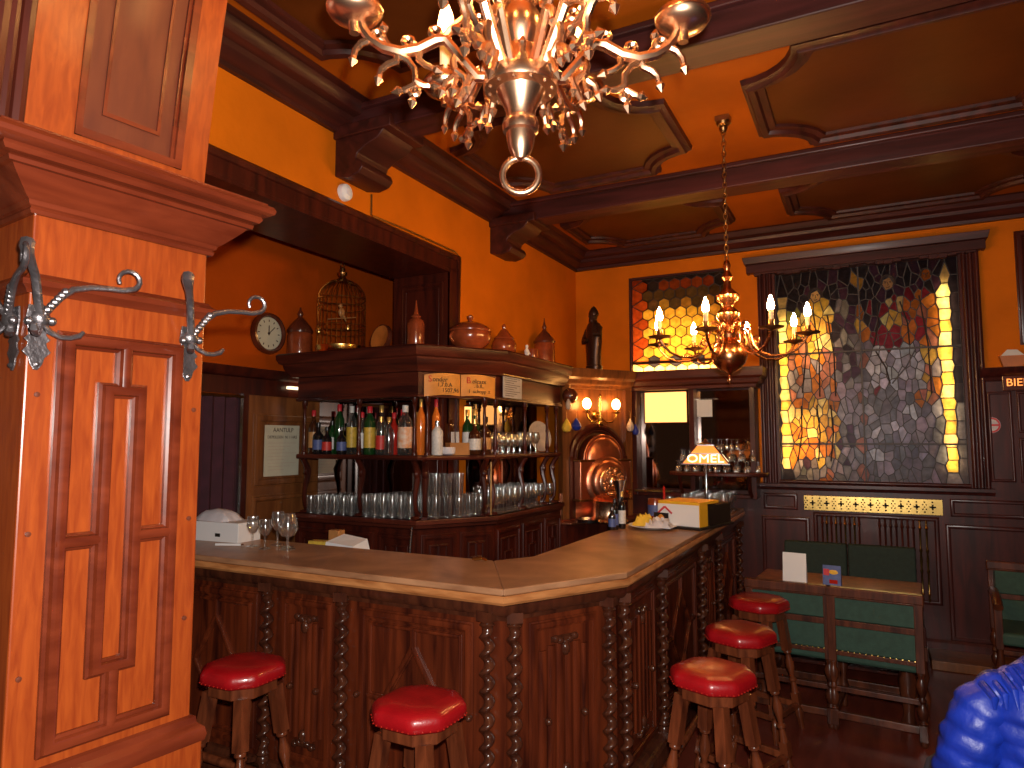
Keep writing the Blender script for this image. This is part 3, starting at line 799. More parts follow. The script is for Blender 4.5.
b.sweep(FR, [(0, .0), (.055, 0), (.055, .10), (.045, .115), (.03, .12), (.02, .14), (0, .145)])
b.sweep(FR, [(0, .955), (.015, .96), (.02, .98), (.04, .985), (.05, 1.0), (.052, 1.03), (0, 1.035)])
b.build('plinth_and_frieze_moulding', M['bar_d'], bar, world=True, smooth=30)
def twist_column():
    b = MB(); z0, z1 = .20, .93; n = 10; pitch = .074; N = 120; vsx = []; fs = []
    for i in range(N + 1):
        z = z0 + (z1 - z0) * i / N; a = 2 * PI * (z - z0) / pitch
        e = min(1, i / 6, (N - i) / 6)
        ox, oy = .012 * e * math.cos(a), .012 * e * math.sin(a)
        for k in range(n):
            w = 2 * PI * k / n
            vsx.append((ox + .0225 * math.cos(w), oy + .0225 * math.sin(w), z))
    for i in range(N):
        for k in range(n):
            fs.append((i * n + k, i * n + (k + 1) % n, (i + 1) * n + (k + 1) % n, (i + 1) * n + k))
    b.add(vsx, fs)
    b.lathe([(.030, .145), (.030, .16), (.024, .17), (.033, .18), (.024, .19), (.022, .205)], 12)
    b.lathe([(.022, .925), (.024, .935), (.033, .943), (.024, .95), (.028, .955), (.030, .962)], 12)
    b.box(-.033, .033, -.033, .033, .10, .146); b.box(-.033, .033, -.033, .033, .958, 1.0)
    return b.build('twisted_column', M['bar_d'], bar, smooth=50)
col0 = twist_column()
BX, BY = -1.5, 3.0
def put(x, y, first=[True]):
    o = col0 if first[0] else col0.copy()
    if not first[0]: COL.objects.link(o); o.parent = bar
    first[0] = False
    o.location = (x - BX, y - BY, 0); o.rotation_euler = (0, 0, random.uniform(0, 6))
for x in (-3.45, -2.68, -2.20, -1.425): put(x, 2.527)
put(-1.318, 2.565); put(-1.068, 3.010)
for y in (3.125, 3.775, 4.78, 5.38, 6.30): put(-1.032, y)

def panel_wide(F, u0, u1, name='lozenge_panel'):
    b = MB()
    b.frame(F, u0 + .05, u1 - .05, .17, .935, .045, .016)
    b.frame(F, u0 + .105, u1 - .105, .225, .88, .022, .014)
    um = (u0 + u1) / 2; z0, z1 = .235, .87; zm = .55; hw = (u1 - u0) / 2 - .11
    dw = hw * .62; dh = .24
    for sx in (-1, 1):
        for sz in (-1, 1):
            b.strip(F, (um, zm + sz * dh), (um + sx * dw, zm), .034, .018)
        b.strip(F, (um + sx * dw, zm), (um + sx * hw, zm), .034, .0175)
    b.strip(F, (um, zm + dh - .01), (um, z1), .034, .0175); b.strip(F, (um, zm - dh + .01), (um, z0), .034, .0175)
    o = b.build(name, M['bar'], bar, world=True, smooth=35)
    for sx in (-1, 1):
        k = MB().ball((0, 0, 0), (.014, .020, .014), 8, 6, X=F @ T(um + sx * (hw + .05), .02, zm)).build('carved_boss', M['bar_d'], None)
        k.data.transform(wmat(bar).inverted()); k.parent = o
def panel_narrow(F, u0, u1, name='linenfold_panel'):
    b = MB()
    b.frame(F, u0 + .045, u1 - .045, .17, .935, .04, .016)
    w = (u1 - u0) - .19; n = 6
    for k in range(n):
        u = u0 + .095 + w * (k + .5) / n
        d = .05 * abs(k - (n - 1) / 2) / (n / 2)
        b.strip(F, (u, .26 + d), (u, .85 - d), w / n * .9, .016 - .01 * abs(k - (n - 1) / 2) / n)
    o = b.build(name, M['bar'], bar, world=True, smooth=35)
    um = (u0 + u1) / 2
    def sub_(b, nm):
        k = b.build(nm, M['bar_d'], None); k.data.transform(wmat(bar).inverted()); k.parent = o
    for z, s in ((.86, -1), (.245, 1)):
        b = MB()
        for k in range(-2, 3):
            b.ball((0, 0, 0), (.018, .014, .016), 8, 6, X=F @ T(um + k * .026, .012, z + s * (.030 - .010 * abs(k))))
        b.strip(F, (um - .07, z + s * .012), (um + .07, z + s * .012), .024, .016)
        b.ball((0, 0, 0), (.022, .018, .030), 8, 6, X=F @ T(um, .014, z + s * .055))
        sub_(b, 'carved_ornament')
    for sx in (-1, 1):
        sub_(MB().ball((0, 0, 0), (.016, .018, .016), 8, 6, X=F @ T(um + sx * w * .36, .02, .52)), 'carved_boss')
FL = face_m(0, 2.555, 1, 0); FC = face_m(-1.355, 2.555, .295, .53); FRt = face_m(-1.06, 0, 0, 1)
panel_wide(FL, -3.42, -2.71); panel_narrow(FL, -2.65, -2.23); panel_wide(FL, -2.17, -1.455)
panel_narrow(FC, .07, .535)
panel_narrow(FRt, 3.155, 3.745); panel_wide(FRt, 3.805, 4.75); panel_narrow(FRt, 4.81, 5.35); panel_wide(FRt, 5.41, 6.27)
# foot rail
b = MB().tube([(-3.6, 2.385, .17), (-1.25, 2.385, .17), (-.895, 3.03, .17), (-.895, 6.3, .17)], .021, 10)
b.build('foot_rail', M['leg'], bar, world=True)
for x, y, dx, dy in ((-2.68, 2.385, 0, 1), (-1.425, 2.385, 0, 1), (-.895, 3.125, -1, 0), (-.895, 4.78, -1, 0), (-.895, 6.2, -1, 0)):
    MB().tube([(x, y, .17), (x + dx * .08, y + dy * .08, .15), (x + dx * .16, y + dy * .16, .10)], .012, 8).build('rail_bracket', M['brass_d'], bar, world=True)

# ================================================================ back bar with shelves
bb = thing('back_bar', 'dark mahogany back bar with bottle shelf, carved brackets and heavy cornice in the wall opening', 'back bar', (-2.9, 4.0, 0))
O = [(-3.78, 3.775), (-2.671, 3.775), (-2.335, 4.295), (-2.335, 5.48)]
I = [(-3.78, 4.05), (-2.82, 4.05), (-2.605, 4.38), (-2.605, 5.48)]
def ring(o, i): return o + i[::-1]
def off(P, d):
    # polyline moved inwards (left of travel) by d
    b = MB().sweep(P, [(-d, 0), (-d, 1)]); return [(v.x, v.y) for v in b.v[::2]]
CB = 1.17
b = MB().prism(ring(off(O, .04), off(O, .24)), 0, CB - .04)
b.build('base', M['dark'], bb, world=True, smooth=0)
b = MB().prism(ring(off(O, .02), I), CB - .035, CB)
b.sweep(O, [(-.06, CB), (0, CB), (.004, CB - .01), (.004, CB - .03), (-.012, CB - .036), (-.016, CB - .055), (-.03, CB - .065), (-.06, CB - .068)])
b.build('lower_counter', M['dark_x'], bb, world=True, smooth=30)
F5 = [face_m(*off(O, .04)[0], 1, 0), face_m(*off(O, .04)[1], .336, .52), face_m(*off(O, .04)[2], 0, 1)]
for F, spans in ((F5[0], [(.02, .36), (.39, .73), (.76, 1.08)]), (F5[1], [(.03, .29), (.32, .57)]), (F5[2], [(.03, .40), (.43, .80), (.83, 1.17)])):
    for u0, u1 in spans:
        b = MB().frame(F, u0, u1, .14, 1.07, .04, .016)
        um = (u0 + u1) / 2; w = (u1 - u0) / 2
        b.frame(F, u0 + .06, u1 - .06, .20, 1.0, .018, .012)
        b.frame(F, um - w * .36, um + w * .36, .62, .90, .018, .012); b.strip(F, (um, .90), (um, 1.0), .018, .012); b.strip(F, (um, .62), (um, .2), .018, .012)
        b.build('base_panel', M['dark'], bb, world=True, smooth=35)
# bottle shelf
SO = off(O, .035)
b = MB().prism(ring(SO, I), 1.568, 1.60)
b.sweep(SO, [(-.02, 1.60), (.004, 1.598), (.008, 1.584), (.004, 1.57), (-.02, 1.566)])
b.build('bottle_shelf', M['dark_x'], bb, world=True, smooth=30)
# fascia, cornice and top
FO = off(O, .03)
b = MB().prism(ring(FO, I), 2.0, 2.17)
b.build('fascia', M['dark_x'], bb, world=True, smooth=0)
CO = [(-3.86, 3.745)] + O[1:]
b = MB().prism(ring([(-3.80, 3.775)] + off(O, .0)[1:], [(-3.80, 4.05)] + I[1:]), 2.17, 2.338)
b.sweep([(-3.80, 4.05), (-3.80, 3.775)] + O[1:], [(-.02, 2.165), (.01, 2.168), (.018, 2.19), (.035, 2.205), (.05, 2.235), (.055, 2.26), (.075, 2.27), (.09, 2.30), (.092, 2.33), (.08, 2.342), (-.02, 2.342)])
b.sweep([(-3.78, 3.80)] + FO[1:], [(-.01, 1.992), (.012, 1.995), (.014, 2.012), (0, 2.016), (-.01, 2.016)])
b.build('cornice', M['dark_x'], bb, world=True, smooth=30)
# mirrored back and side
IO = off(I, -.012)
b = MB()
for k in range(3):
    p, q = IO[k], IO[k + 1]
    for z0, z1 in ((CB + .03, 1.56), (1.61, 1.995)):
        b.add([(p[0], p[1], z0), (q[0], q[1], z0), (q[0], q[1], z1), (p[0], p[1], z1)], [(0, 1, 2, 3)])
b.build('mirror_back', M['mirror'], bb, world=True, smooth=0)
MB().prism(ring(I, off(I, .015)), CB, 2.0).build('back_panel', M['dark'], bb, world=True, smooth=0)
posts = [(-3.735, 3.835), (-3.215, 3.835), (-2.735, 3.835), (-2.640, 3.850), (-2.405, 4.215), (-2.385, 4.34), (-2.385, 4.82), (-2.385, 5.24), (-2.385, 5.43)]
prof = [(.020, 1.60), (.020, 1.615), (.013, 1.62), (.013, 1.63), (.018, 1.64), (.0135, 1.70), (.011, 1.76), (.015, 1.78), (.011, 1.795), (.0125, 1.86), (.010, 1.93), (.018, 1.945), (.013, 1.955), (.020, 1.965), (.020, 2.0)]
def post_mesh(): return MB().lathe(prof, 10)
p0 = None
for k, (x, y) in enumerate(posts):
    if p0 is None: p0 = post_mesh().build('turned_post', M['dark'], bb); o = p0
    else: o = p0.copy(); COL.objects.link(o); o.parent = bb
    o.location = (x + 2.9, y - 4.0, 0)
def bracket(x, y, a):
    s = [(.0, CB), (.055, CB + .005), (.06, CB + .03), (.035, CB + .06), (.025, CB + .12), (.03, CB + .18), (.05, CB + .25), (.055, CB + .31), (.03, CB + .36), (.0, CB + .398)]
    r = [.020, .022, .020, .015, .014, .016, .021, .024, .020, .018]
    X = T(x, y, 0) @ RZ(a)
    b = MB().tube([(-u, 0, z) for u, z in s], r, 8, X=X, flat=1.1)
    b.ball((-.045, 0, CB + .30), (.026, .024, .035), 8, 6, X=X)
    return b.build('carved_bracket', M['dark'], bb, world=True)
for x, y, a in ((-3.735, 3.825, PI / 2), (-3.215, 3.825, PI / 2), (-2.735, 3.825, PI / 2), (-2.655, 3.845, R(120)), (-2.395, 4.235, R(150)), (-2.375, 4.34, PI), (-2.375, 4.82, PI), (-2.375, 5.24, PI), (-2.375, 5.43, PI)):
    bracket(x, y, a + PI)
MB().tube([(-2.36, 4.235, CB + .01), (-2.36, 4.235, 1.55)], .008, 8).build('thin_rod', M['brass_d'], bb, world=True)
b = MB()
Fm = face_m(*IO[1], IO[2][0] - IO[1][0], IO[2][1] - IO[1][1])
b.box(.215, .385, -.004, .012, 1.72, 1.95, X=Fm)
b.build('reflection_glow', M['refl_glow'], bb, world=True, smooth=0)  # added glowing panel in place of a bright reflection in the mirror
b = MB(); b.frame(Fm, .205, .395, 1.71, 1.96, .014, .018); b.strip(Fm, (.30, 1.71), (.30, 1.96), .022, .022); b.build('reflection_glow_frame', M['dark'], bb, world=True, smooth=30)  # frame made up round the imitated reflection

# the open book of prices and the grey notice hung on the fascia
Fc = face_m(*FO[1], FO[2][0] - FO[1][0], FO[2][1] - FO[1][1])
t = thing('price_book', 'open orange book of handwritten prices fixed to the corner of the back bar fascia', 'price board', tuple(Fc @ Vector((.31, 0, 2.0)))[:3])
for s, nm in ((-1, 'left'), (1, 'right')):
    b = MB(); n = 8; vsx = []; fs = []
    for i in range(n + 1):
        k = i / n; u = .31 + s * (.004 + .268 * k); o = .014 + .020 * math.sin(k * PI) ** .7; dz = .012 * math.sin(k * PI * .9) - .016 * k
        vsx += [(u, o, 2.008 + dz), (u, o, 2.158 + dz), (u, .006, 2.158 + dz), (u, .006, 2.008 + dz)]
    for i in range(n):
        for k in range(4): fs.append((i * 4 + k, i * 4 + (k + 1) % 4, i * 4 + 4 + (k + 1) % 4, i * 4 + 4 + k))
    fs.append((0, 1, 2, 3)); fs.append((n * 4 + 3, n * 4 + 2, n * 4 + 1, n * 4))
    b.add(vsx, fs, 0, Fc)
    pg = b.build('book_page', M['vellum'], t, world=True)
    L = ((('S', 'ink_r', -.235, 2.118, .062), ('onder', 'ink', -.165, 2.116, .046), ('1.7.0.A', 'ink', -.13, 2.080, .040), ('1507,96', 'ink', -.085, 2.043, .040)) if s < 0 else
         (('B', 'ink_r', .055, 2.118, .062), ('olcasx', 'ink', .135, 2.112, .044), ('. b.fl..', 'ink', .135, 2.080, .038), ('1  schopp ,t', 'ink', .135, 2.043, .036)))
    for w, mt, u, z, sz in L:
        kk = (abs(u) - .004) / .268
        o = .016 + .020 * math.sin(min(1, max(0, kk)) * PI) ** .7
        text('lettering', w, sz, M[mt], textX(Fc, .31 + u, o + .001, z), pg)
t = None
Fr = face_m(FO[2][0], 0, 0, 1)
t = thing('price_notice', 'grey printed price notice hanging beside the open price book', 'notice', tuple(Fr @ Vector((4.52, .02, 1.99)))[:3])
b = MB().box(4.36, 4.66, .030, .034, 2.012, 2.175, X=Fr); b.build('sheet', M['grey_paper'], t, world=True, smooth=0)
b = MB()
for k in range(9): b.box(4.39, 4.63 - .05 * (k % 3), .034, .0345, 2.155 - k * .016, 2.159 - k * .016, X=Fr)
b.build('printed_lines', M['lead'], t, world=True, smooth=0)
MB().box(4.34, 4.80, .02, .045, 2.176, 2.182, X=Fr).build('hanging_rail', M['steel'], t, world=True, smooth=0)

# ---------------------------------------------------------------- bottles
def bottle(kind, h, r, glass, cap, label, x, y, z, lab, short='', liquid=None):
    t = thing(kind, lab, 'bottle', (x, y, z), random.uniform(-.3, .3))
    sh = {'': .60, 'squat': .55, 'tall': .66}[short]
    pr = [(r * .9, 0), (r, .008), (r, h * sh), (r * .93, h * (sh + .05)), (r * .55, h * (sh + .13)), (r * .36, h * (sh + .19)), (r * .34, h * .93), (r * .40, h * .935), (r * .40, h * .95)]
    MB().lathe(pr, 14).build('glass_body', M[glass], t)
    if liquid: MB().lathe([(r * .86, .006), (r * .9, .012), (r * .9, h * sh * .8)], 14).build('liquor', M[liquid], t)
    MB().lathe([(r * .44, h * .86), (r * .46, h * .99), (r * .40, h)], 12).build('cap', M[cap], t)
    if label: MB().lathe([(r * 1.02, h * .14), (r * 1.02, h * (sh - .10))], 14, caps=False).build('label', M[label], t)
    return t
BT = [
 (-3.735, 3.93, .33, .037, 'g_brown', 'cap_red', 'lab_gld', '', 'brown bottle with gold label and red cap, leftmost on the bottle shelf'),
 (-3.64, 3.88, .235, .040, 'g_black', 'black', 'lab_blu', 'squat', 'short dark bottle with pale blue label, second from the left on the shelf'),
 (-3.60, 3.985, .25, .036, 'g_green', 'black', 'lab_wht', '', 'dark green bottle in the back row behind the short dark bottles'),
 (-3.545, 3.87, .20, .036, 'g_black', 'black', 'lab_red', 'squat', 'smallest dark squat bottle in front of the tall green one'),
 (-3.50, 3.95, .37, .038, 'g_green', 'cap_red', None, 'tall', 'tall plain green bottle with red foil top on the left shelf'),
 (-3.39, 3.96, .355, .038, 'g_clear', 'lab_wht', 'lab_yel', 'tall', 'clear bottle with long white cap and yellow label near the left colonette'),
 (-3.405, 3.87, .20, .036, 'g_black', 'black', 'lab_blu', 'squat', 'short dark bottle with deep blue label in front of the white capped bottle'),
 (-3.30, 3.97, .31, .034, 'g_clear', 'cap_red', 'lab_wht', '', 'slim clear bottle with red cap directly behind the second colonette'),
 (-3.165, 3.89, .345, .042, 'g_green', 'cap_red', 'lab_yel', 'tall', 'green bottle with large yellow label and red foil, right of the second colonette'),
 (-3.135, 3.985, .355, .036, 'g_clear', 'cap_gold', None, '', 'plain clear bottle with gold cap behind the yellow labelled green one'),
 (-3.07, 3.90, .27, .038, 'g_clear', 'cap_gold', 'lab_red', '', 'clear bottle with slanting red label in the middle of the left shelf'),
 (-3.01, 3.97, .30, .036, 'g_red', 'cap_red', None, '', 'red liquor bottle in the back row of the left shelf'),
 (-2.985, 3.88, .265, .034, 'g_clear', 'cap_gold', None, '', 'plain clear square-shouldered bottle beside the red labelled one'),
 (-2.925, 3.96, .32, .038, 'g_clear', 'cap_red', 'lab_wht', '', 'clear bottle with red stopper and white label in the back row'),
 (-2.85, 3.885, .345, .050, 'g_clear', 'lab_wht', 'lab_org', 'tall', 'broad clear bottle with orange and white label and white cap'),
 (-2.815, 3.985, .30, .036, 'g_amber', 'cap_gold', None, '', 'amber liquor bottle with gold cap behind the broad white capped bottle'),
 (-2.760, 3.945, .39, .030, 'g_amber', 'cap_gold', None, 'tall', 'tall orange bottle standing in for a reflected glow left of the corner colonette'),  # added bottle imitating an orange reflected glow
 (-2.690, 4.03, .39, .030, 'g_amber', 'cap_red', None, 'tall', 'tall orange bottle standing in for a reflected glow right of the corner colonette'),  # second added bottle, also in place of an orange reflection
 (-2.622, 3.945, .235, .040, 'lab_wht', 'steel', None, 'tall', 'white patterned bottle at the left end of the corner shelf'),
 (-2.63, 4.10, .34, .034, 'g_brown', 'cap_gold', None, '', 'brown bottle with gold neck at the back of the corner shelf'),
 (-2.53, 4.19, .32, .036, 'g_green', 'cap_gold', 'lab_wht', '', 'green wine bottle with white label, left one of the pair on the corner shelf'),
 (-2.488, 4.225, .325, .036, 'g_green', 'cap_gold', 'lab_wht', '', 'green wine bottle with white label, right one of the pair on the corner shelf'),
 (-2.455, 4.165, .25, .044, 'g_brown', 'cap_gold', 'lab_wht', 'squat', 'round brown bottle with cream label at the front of the corner shelf'),
 (-2.425, 4.265, .27, .042, 'g_brown', 'black', 'lab_gld', 'squat', 'brown brandy bottle with gold label beside the right corner colonette'),
]
for x, y, h, r, g, c, l, s, lab in BT:
    bottle('liquor_bottle', h, r, g, c, l, x, y, 1.60, lab, s)['group'] = 'bottles on the back bar shelf'
t = tag(MB().lathe([(.03, 0), (.048, .01), (.052, .04), (.05, .055), (.046, .055), (.04, .02), (.02, .012)], 14, T(-2.572, 4.005, 1.60)).build('bowl', M['cloth']), 'small pale bowl on the corner shelf in front of the bottles', 'bowl')
t = thing('straw_box', 'tan wooden box with straws on the corner shelf of the back bar', 'box', (-2.545, 4.085, 1.60), R(57))
b = MB()
for a in ((-.075, .075, -.04, -.034), (-.075, .075, .034, .04), (-.075, -.069, -.034, .034), (.069, .075, -.034, .034)): b.box(*a, 0, .085)
b.box(-.07, .07, -.035, .035, 0, .006); b.build('box_body', M['tan'], t, smooth=0)
for k in range(6): MB().tube([(-.05 + .012 * k, -.01 + .004 * (k % 3), .01), (-.054 + .012 * k, -.012 + .006 * (k % 3), .16)], .0028, 6).build('straw', M['white'], t)
t = thing('serving_tray', 'pale round tray standing on edge at the right end of the bottle shelf', 'tray', (-2.50, 5.33, 1.735), 0)
b = MB().lathe([(.001, 0), (.115, 0), (.13, .012), (.133, .012), (.118, -.006), (.001, -.006)], 28, RZ(R(-20)) @ RY(R(78)), caps=False); b.build('tray_disc', M['stone'], t)

# ---------------------------------------------------------------- glasses
def tumbler_mesh(h=.125, r=.036):
    return MB().lathe([(.001, .006), (r * .78, .006), (r * .80, .0), (r * .86, .003), (r, h), (r * .95, h), (r * .80, .012), (.001, .012)], 10, caps=False)
def stem_mesh(h=.17, r=.036):
    return MB().lathe([(.001, .002), (r * .95, 0), (r * .95, .003), (.006, .010), (.0045, h * .42), (r * .55, h * .48), (r, h * .68), (r * .82, h), (r * .79, h), (r * .95, h * .68), (r * .5, h * .50), (.001, h * .46)], 10, caps=False)
MESH = {}
def glass(kind, name, x, y, z, lab, group, s=1.0, flip=False):
    if kind not in MESH:
        MESH[kind] = {'tumbler': lambda: tumbler_mesh(), 'tall': lambda: tumbler_mesh(.15, .033), 'stem': lambda: stem_mesh(), 'snifter': lambda: MB().lathe([(.001, .002), (.034, 0), (.034, .003), (.006, .008), (.005, .05), (.028, .058), (.043, .085), (.040, .115), (.028, .15), (.026, .15), (.038, .113), (.040, .085), (.025, .062), (.001, .056)], 12, caps=False)}[kind]().build('tmp', M['glass'], fixn=False).data
        bpy.data.objects.remove(bpy.data.objects['tmp'])
    o = bpy.data.objects.new(name, MESH[kind]); COL.objects.link(o)
    o.location = (x, y, z + (s * {'tumbler': .125, 'tall': .15, 'stem': .17, 'snifter': .15}[kind] if flip else 0)); o.scale = (s, s, s)
    o.rotation_euler = (PI if flip else 0, 0, random.uniform(0, 6))
    return tag(o, lab, 'glass', group)
def jt(a): return random.uniform(-a, a)
# lower shelf, left run
for r_ in range(3):
    for c_ in range(6):
        glass('tumbler', 'tumbler', -3.68 + c_ * .078 + jt(.005) + .02 * (r_ % 2), 3.86 + r_ * .075, CB, 'clear tumbler on the lower back bar shelf left of the second bracket', 'tumblers at the left end of the lower shelf')
    for c_ in range(6):
        glass('tall', 'tumbler', -3.155 + c_ * .075 + jt(.005) + .02 * (r_ % 2), 3.86 + r_ * .075, CB, 'clear tall tumbler on the lower back bar shelf between second bracket and corner', 'tall tumblers on the lower shelf before the corner')
# lower shelf, chamfered corner: two layers
FCi = face_m(*off(O, .07)[1], .336, .52)
for r_ in range(3):
    for c_ in range(6):
        u = .06 + c_ * .085 + jt(.004); p = FCi @ Vector((u, -.02 - r_ * .078, 0))
        for lv in range(2 if c_ < 4 else 1):
            glass('tall', 'beer_glass', p.x, p.y, CB + lv * .152, 'clear beer glass %s on the lower shelf at the back bar corner' % ('in the upper layer' if lv else 'in the bottom layer'), 'beer glasses %s at the back bar corner' % ('in the upper layer' if lv else 'in the bottom layer'))
for r_ in range(3):
    for c_ in range(11):
        glass('stem', 'stemmed_glass', -2.41 - r_ * .075, 4.42 + c_ * .093 + jt(.006), CB, 'clear stemmed glass on the lower shelf right of the back bar corner', 'stemmed glasses on the right run lower shelf')
for r_ in range(2):
    for c_ in range(8):
        glass('snifter' if c_ < 6 else 'stem', 'brandy_glass', -2.43 - r_ * .09, 4.42 + c_ * .098 + jt(.006), 1.60, 'clear brandy glass on the upper shelf right of the back bar corner', 'brandy glasses on the right run upper shelf')

# ================================================================ pots and ornaments on top of the back bar
ZT = 2.342
def lid_jar(name, label, x, y, prof, lid, mat, lidmat, cat, handles=0, hr=0, hz=0, z=ZT):
    t = thing(name, label, cat, (x, y, z))
    MB().lathe(prof, 20).build('body', M[mat], t)
    MB().lathe(lid, 18).build('lid', M[lidmat], t)
    for k in range(handles):
        a = R(70) + PI * k
        q = [(hr + .03 * math.sin(PI * i / 8), 0, hz - .035 + .07 * i / 8) for i in range(9)]
        MB().tube(q, .009, 7, X=RZ(a)).build('handle', M[mat], t)
    return t
lid_jar('pewter_lidded_jar', 'brown glazed jar with dark domed lid, left of the birdcage', -3.92, 3.95,
        [(.09, 0), (.098, .01), (.10, .05), (.097, .17), (.09, .19), (.088, .2)], [(.10, .195), (.104, .21), (.09, .24), (.055, .285), (.03, .31), (.016, .325), (.024, .345), (.018, .365), (.008, .38), (.006, .40)], 'terra', 'terra_d', 'jar')
lid_jar('earthenware_jar', 'slim red-brown bottle shaped jar with pointed stopper, in front of the opening jamb', -2.80, 3.93,
        [(.058, 0), (.063, .01), (.063, .17), (.055, .20), (.035, .215), (.03, .225)], [(.032, .222), (.036, .232), (.022, .245), (.014, .27), (.008, .31), (.004, .345)], 'terra', 'terra', 'jar')
lid_jar('soup_tureen', 'wide brown earthenware tureen with knobbed lid and two handles', -2.47, 4.12,
        [(.09, 0), (.10, .01), (.135, .04), (.15, .08), (.148, .115), (.14, .125)], [(.150, .122), (.152, .132), (.135, .155), (.09, .18), (.04, .195), (.016, .20), (.014, .208), (.024, .22), (.024, .235), (.01, .245)], 'terra', 'terra', 'tureen', 2, .145, .075)
lid_jar('sugar_pot', 'round brown earthenware pot with tall pointed lid, right of the tureen', -2.47, 4.63,
        [(.055, 0), (.06, .008), (.09, .04), (.10, .085), (.085, .125), (.07, .14)], [(.076, .138), (.08, .146), (.055, .17), (.03, .205), (.014, .22), (.018, .235), (.012, .25), (.004, .26)], 'terra', 'terra', 'pot', 1, .09, .085)
lid_jar('pewter_lidded_jar', 'brown glazed jar with dark spired lid at the right end of the back bar top', -2.48, 5.40,
        [(.085, 0), (.093, .01), (.095, .05), (.09, .18), (.085, .2), (.083, .21)], [(.094, .205), (.098, .22), (.08, .25), (.05, .285), (.025, .31), (.014, .33), (.02, .35), (.012, .37), (.005, .40), (.003, .43)], 'terra', 'terra_d', 'jar')
t = thing('small_jug', 'small brown earthenware mug between white figurine and spired jar', 'mug', (-2.48, 5.16, ZT))
MB().lathe([(.045, 0), (.05, .01), (.052, .10), (.048, .125), (.044, .125), (.044, .02), (.001, .016)], 16, caps=False).build('body', M['terra'], t)
MB().tube([(-.02 , -.05 - .03 * math.sin(PI * i / 8), .03 + .07 * i / 8) for i in range(9)], .008, 7).build('handle', M['terra'], t)
t = thing('white_figurine', 'small white porcelain figurine on the back bar top, left of the mug', 'figurine', (-2.44, 4.97, ZT))
MB().lathe([(.022, 0), (.024, .006), (.018, .012), (.016, .05), (.022, .085), (.014, .10), (.008, .108)], 12).ball((0, 0, .122), (.014, .014, .017), 10, 8).tube([(0, -.018, .09), (.02, -.025, .06)], .006, 6).tube([(0, .018, .09), (.02, .02, .06)], .006, 6).build('body', M['white'], t)
# standing plate
t = thing('wooden_plate', 'round orange wooden plate standing on edge between birdcage and slim jar', 'plate', (-3.13, 3.965, ZT + .10), R(-14))
MB().lathe([(.001, 0), (.075, 0), (.10, .02), (.104, .02), (.08, -.008), (.001, -.008)], 26, RX(R(78)), caps=False).build('plate_disc', M['plate_o'], t)
MB().lathe([(.096, .022), (.106, .022), (.106, -.012), (.096, -.012)], 26, RX(R(78)), caps=False).build('plate_rim', M['terra_d'], t)
# birdcage
t = thing('birdcage', 'domed brass wire birdcage standing on the back bar top', 'birdcage', (-3.50, 3.95, ZT))
CR = .178
MB().lathe([(CR + .01, 0), (CR + .02, .006), (CR + .012, .02), (CR + .006, .03), (CR + .010, .062), (CR, .066), (CR - .01, .06), (CR - .01, .03)], 30).build('base_pan', M['brass'], t)
b = MB(); NW = 30
for k in range(NW):
    a = 2 * PI * k / NW; ca, sa = math.cos(a), math.sin(a)
    pts = [(CR * ca, CR * sa, .05), (CR * ca, CR * sa, .42)]
    for i in range(1, 8):
        w = R(90 * i / 7); rr = CR * math.cos(w) if i < 7 else .03
        pts.append((max(.03, rr) * ca, max(.03, rr) * sa, .42 + .155 * math.sin(w)))
    b.tube(pts, .0021, 5)
b.build('cage_wires', M['brass_d'], t)
b = MB()
for z in (.17, .215, .36, .42): b.tube([(CR * math.cos(2 * PI * k / 28), CR * math.sin(2 * PI * k / 28), z) for k in range(28)], .003, 6, closed=True)
b.build('cage_hoops', M['brass_d'], t)
MB().lathe([(.035, .565), (.045, .572), (.03, .585), (.022, .60), (.034, .615), (.036, .63), (.02, .64), (.02, .665), (.012, .672)], 14).tube([(.018 * math.cos(R(k * 30)), 0, .69 + .02 * math.sin(R(k * 30))) for k in range(12)], .003, 6, closed=True).build('finial', M['brass_d'], t)
MB().tube([(-.12, -.02, .28), (.12, .02, .28)], .004, 6).build('perch', M['tan'], t)
for sx in (-1, 1): MB().lathe([(.02, 0), (.024, .03), (.022, .034), (.018, .004)], 10, T(sx * .14, -.09, .17), caps=False).build('seed_cup', M['brass'], t)
b = MB().ball((0, 0, .325), (.022, .030, .036), 10, 8).ball((.0, -.012, .372), (.017, .018, .017), 10, 8)
b.tube([(0, -.026, .372), (0, -.042, .368)], [.005, .001], 6).tube([(0, .015, .31), (0, .05, .265)], [.012, .005], 6).tube([(.006, 0, .295), (.006, 0, .282)], .002, 5).tube([(-.006, 0, .295), (-.006, 0, .282)], .002, 5)
tag(b.build('toy_bird', M['tan'], None), 'small tan bird figure sitting on the perch inside the birdcage', 'bird figure').location = (-3.50, 3.95, ZT + .0)

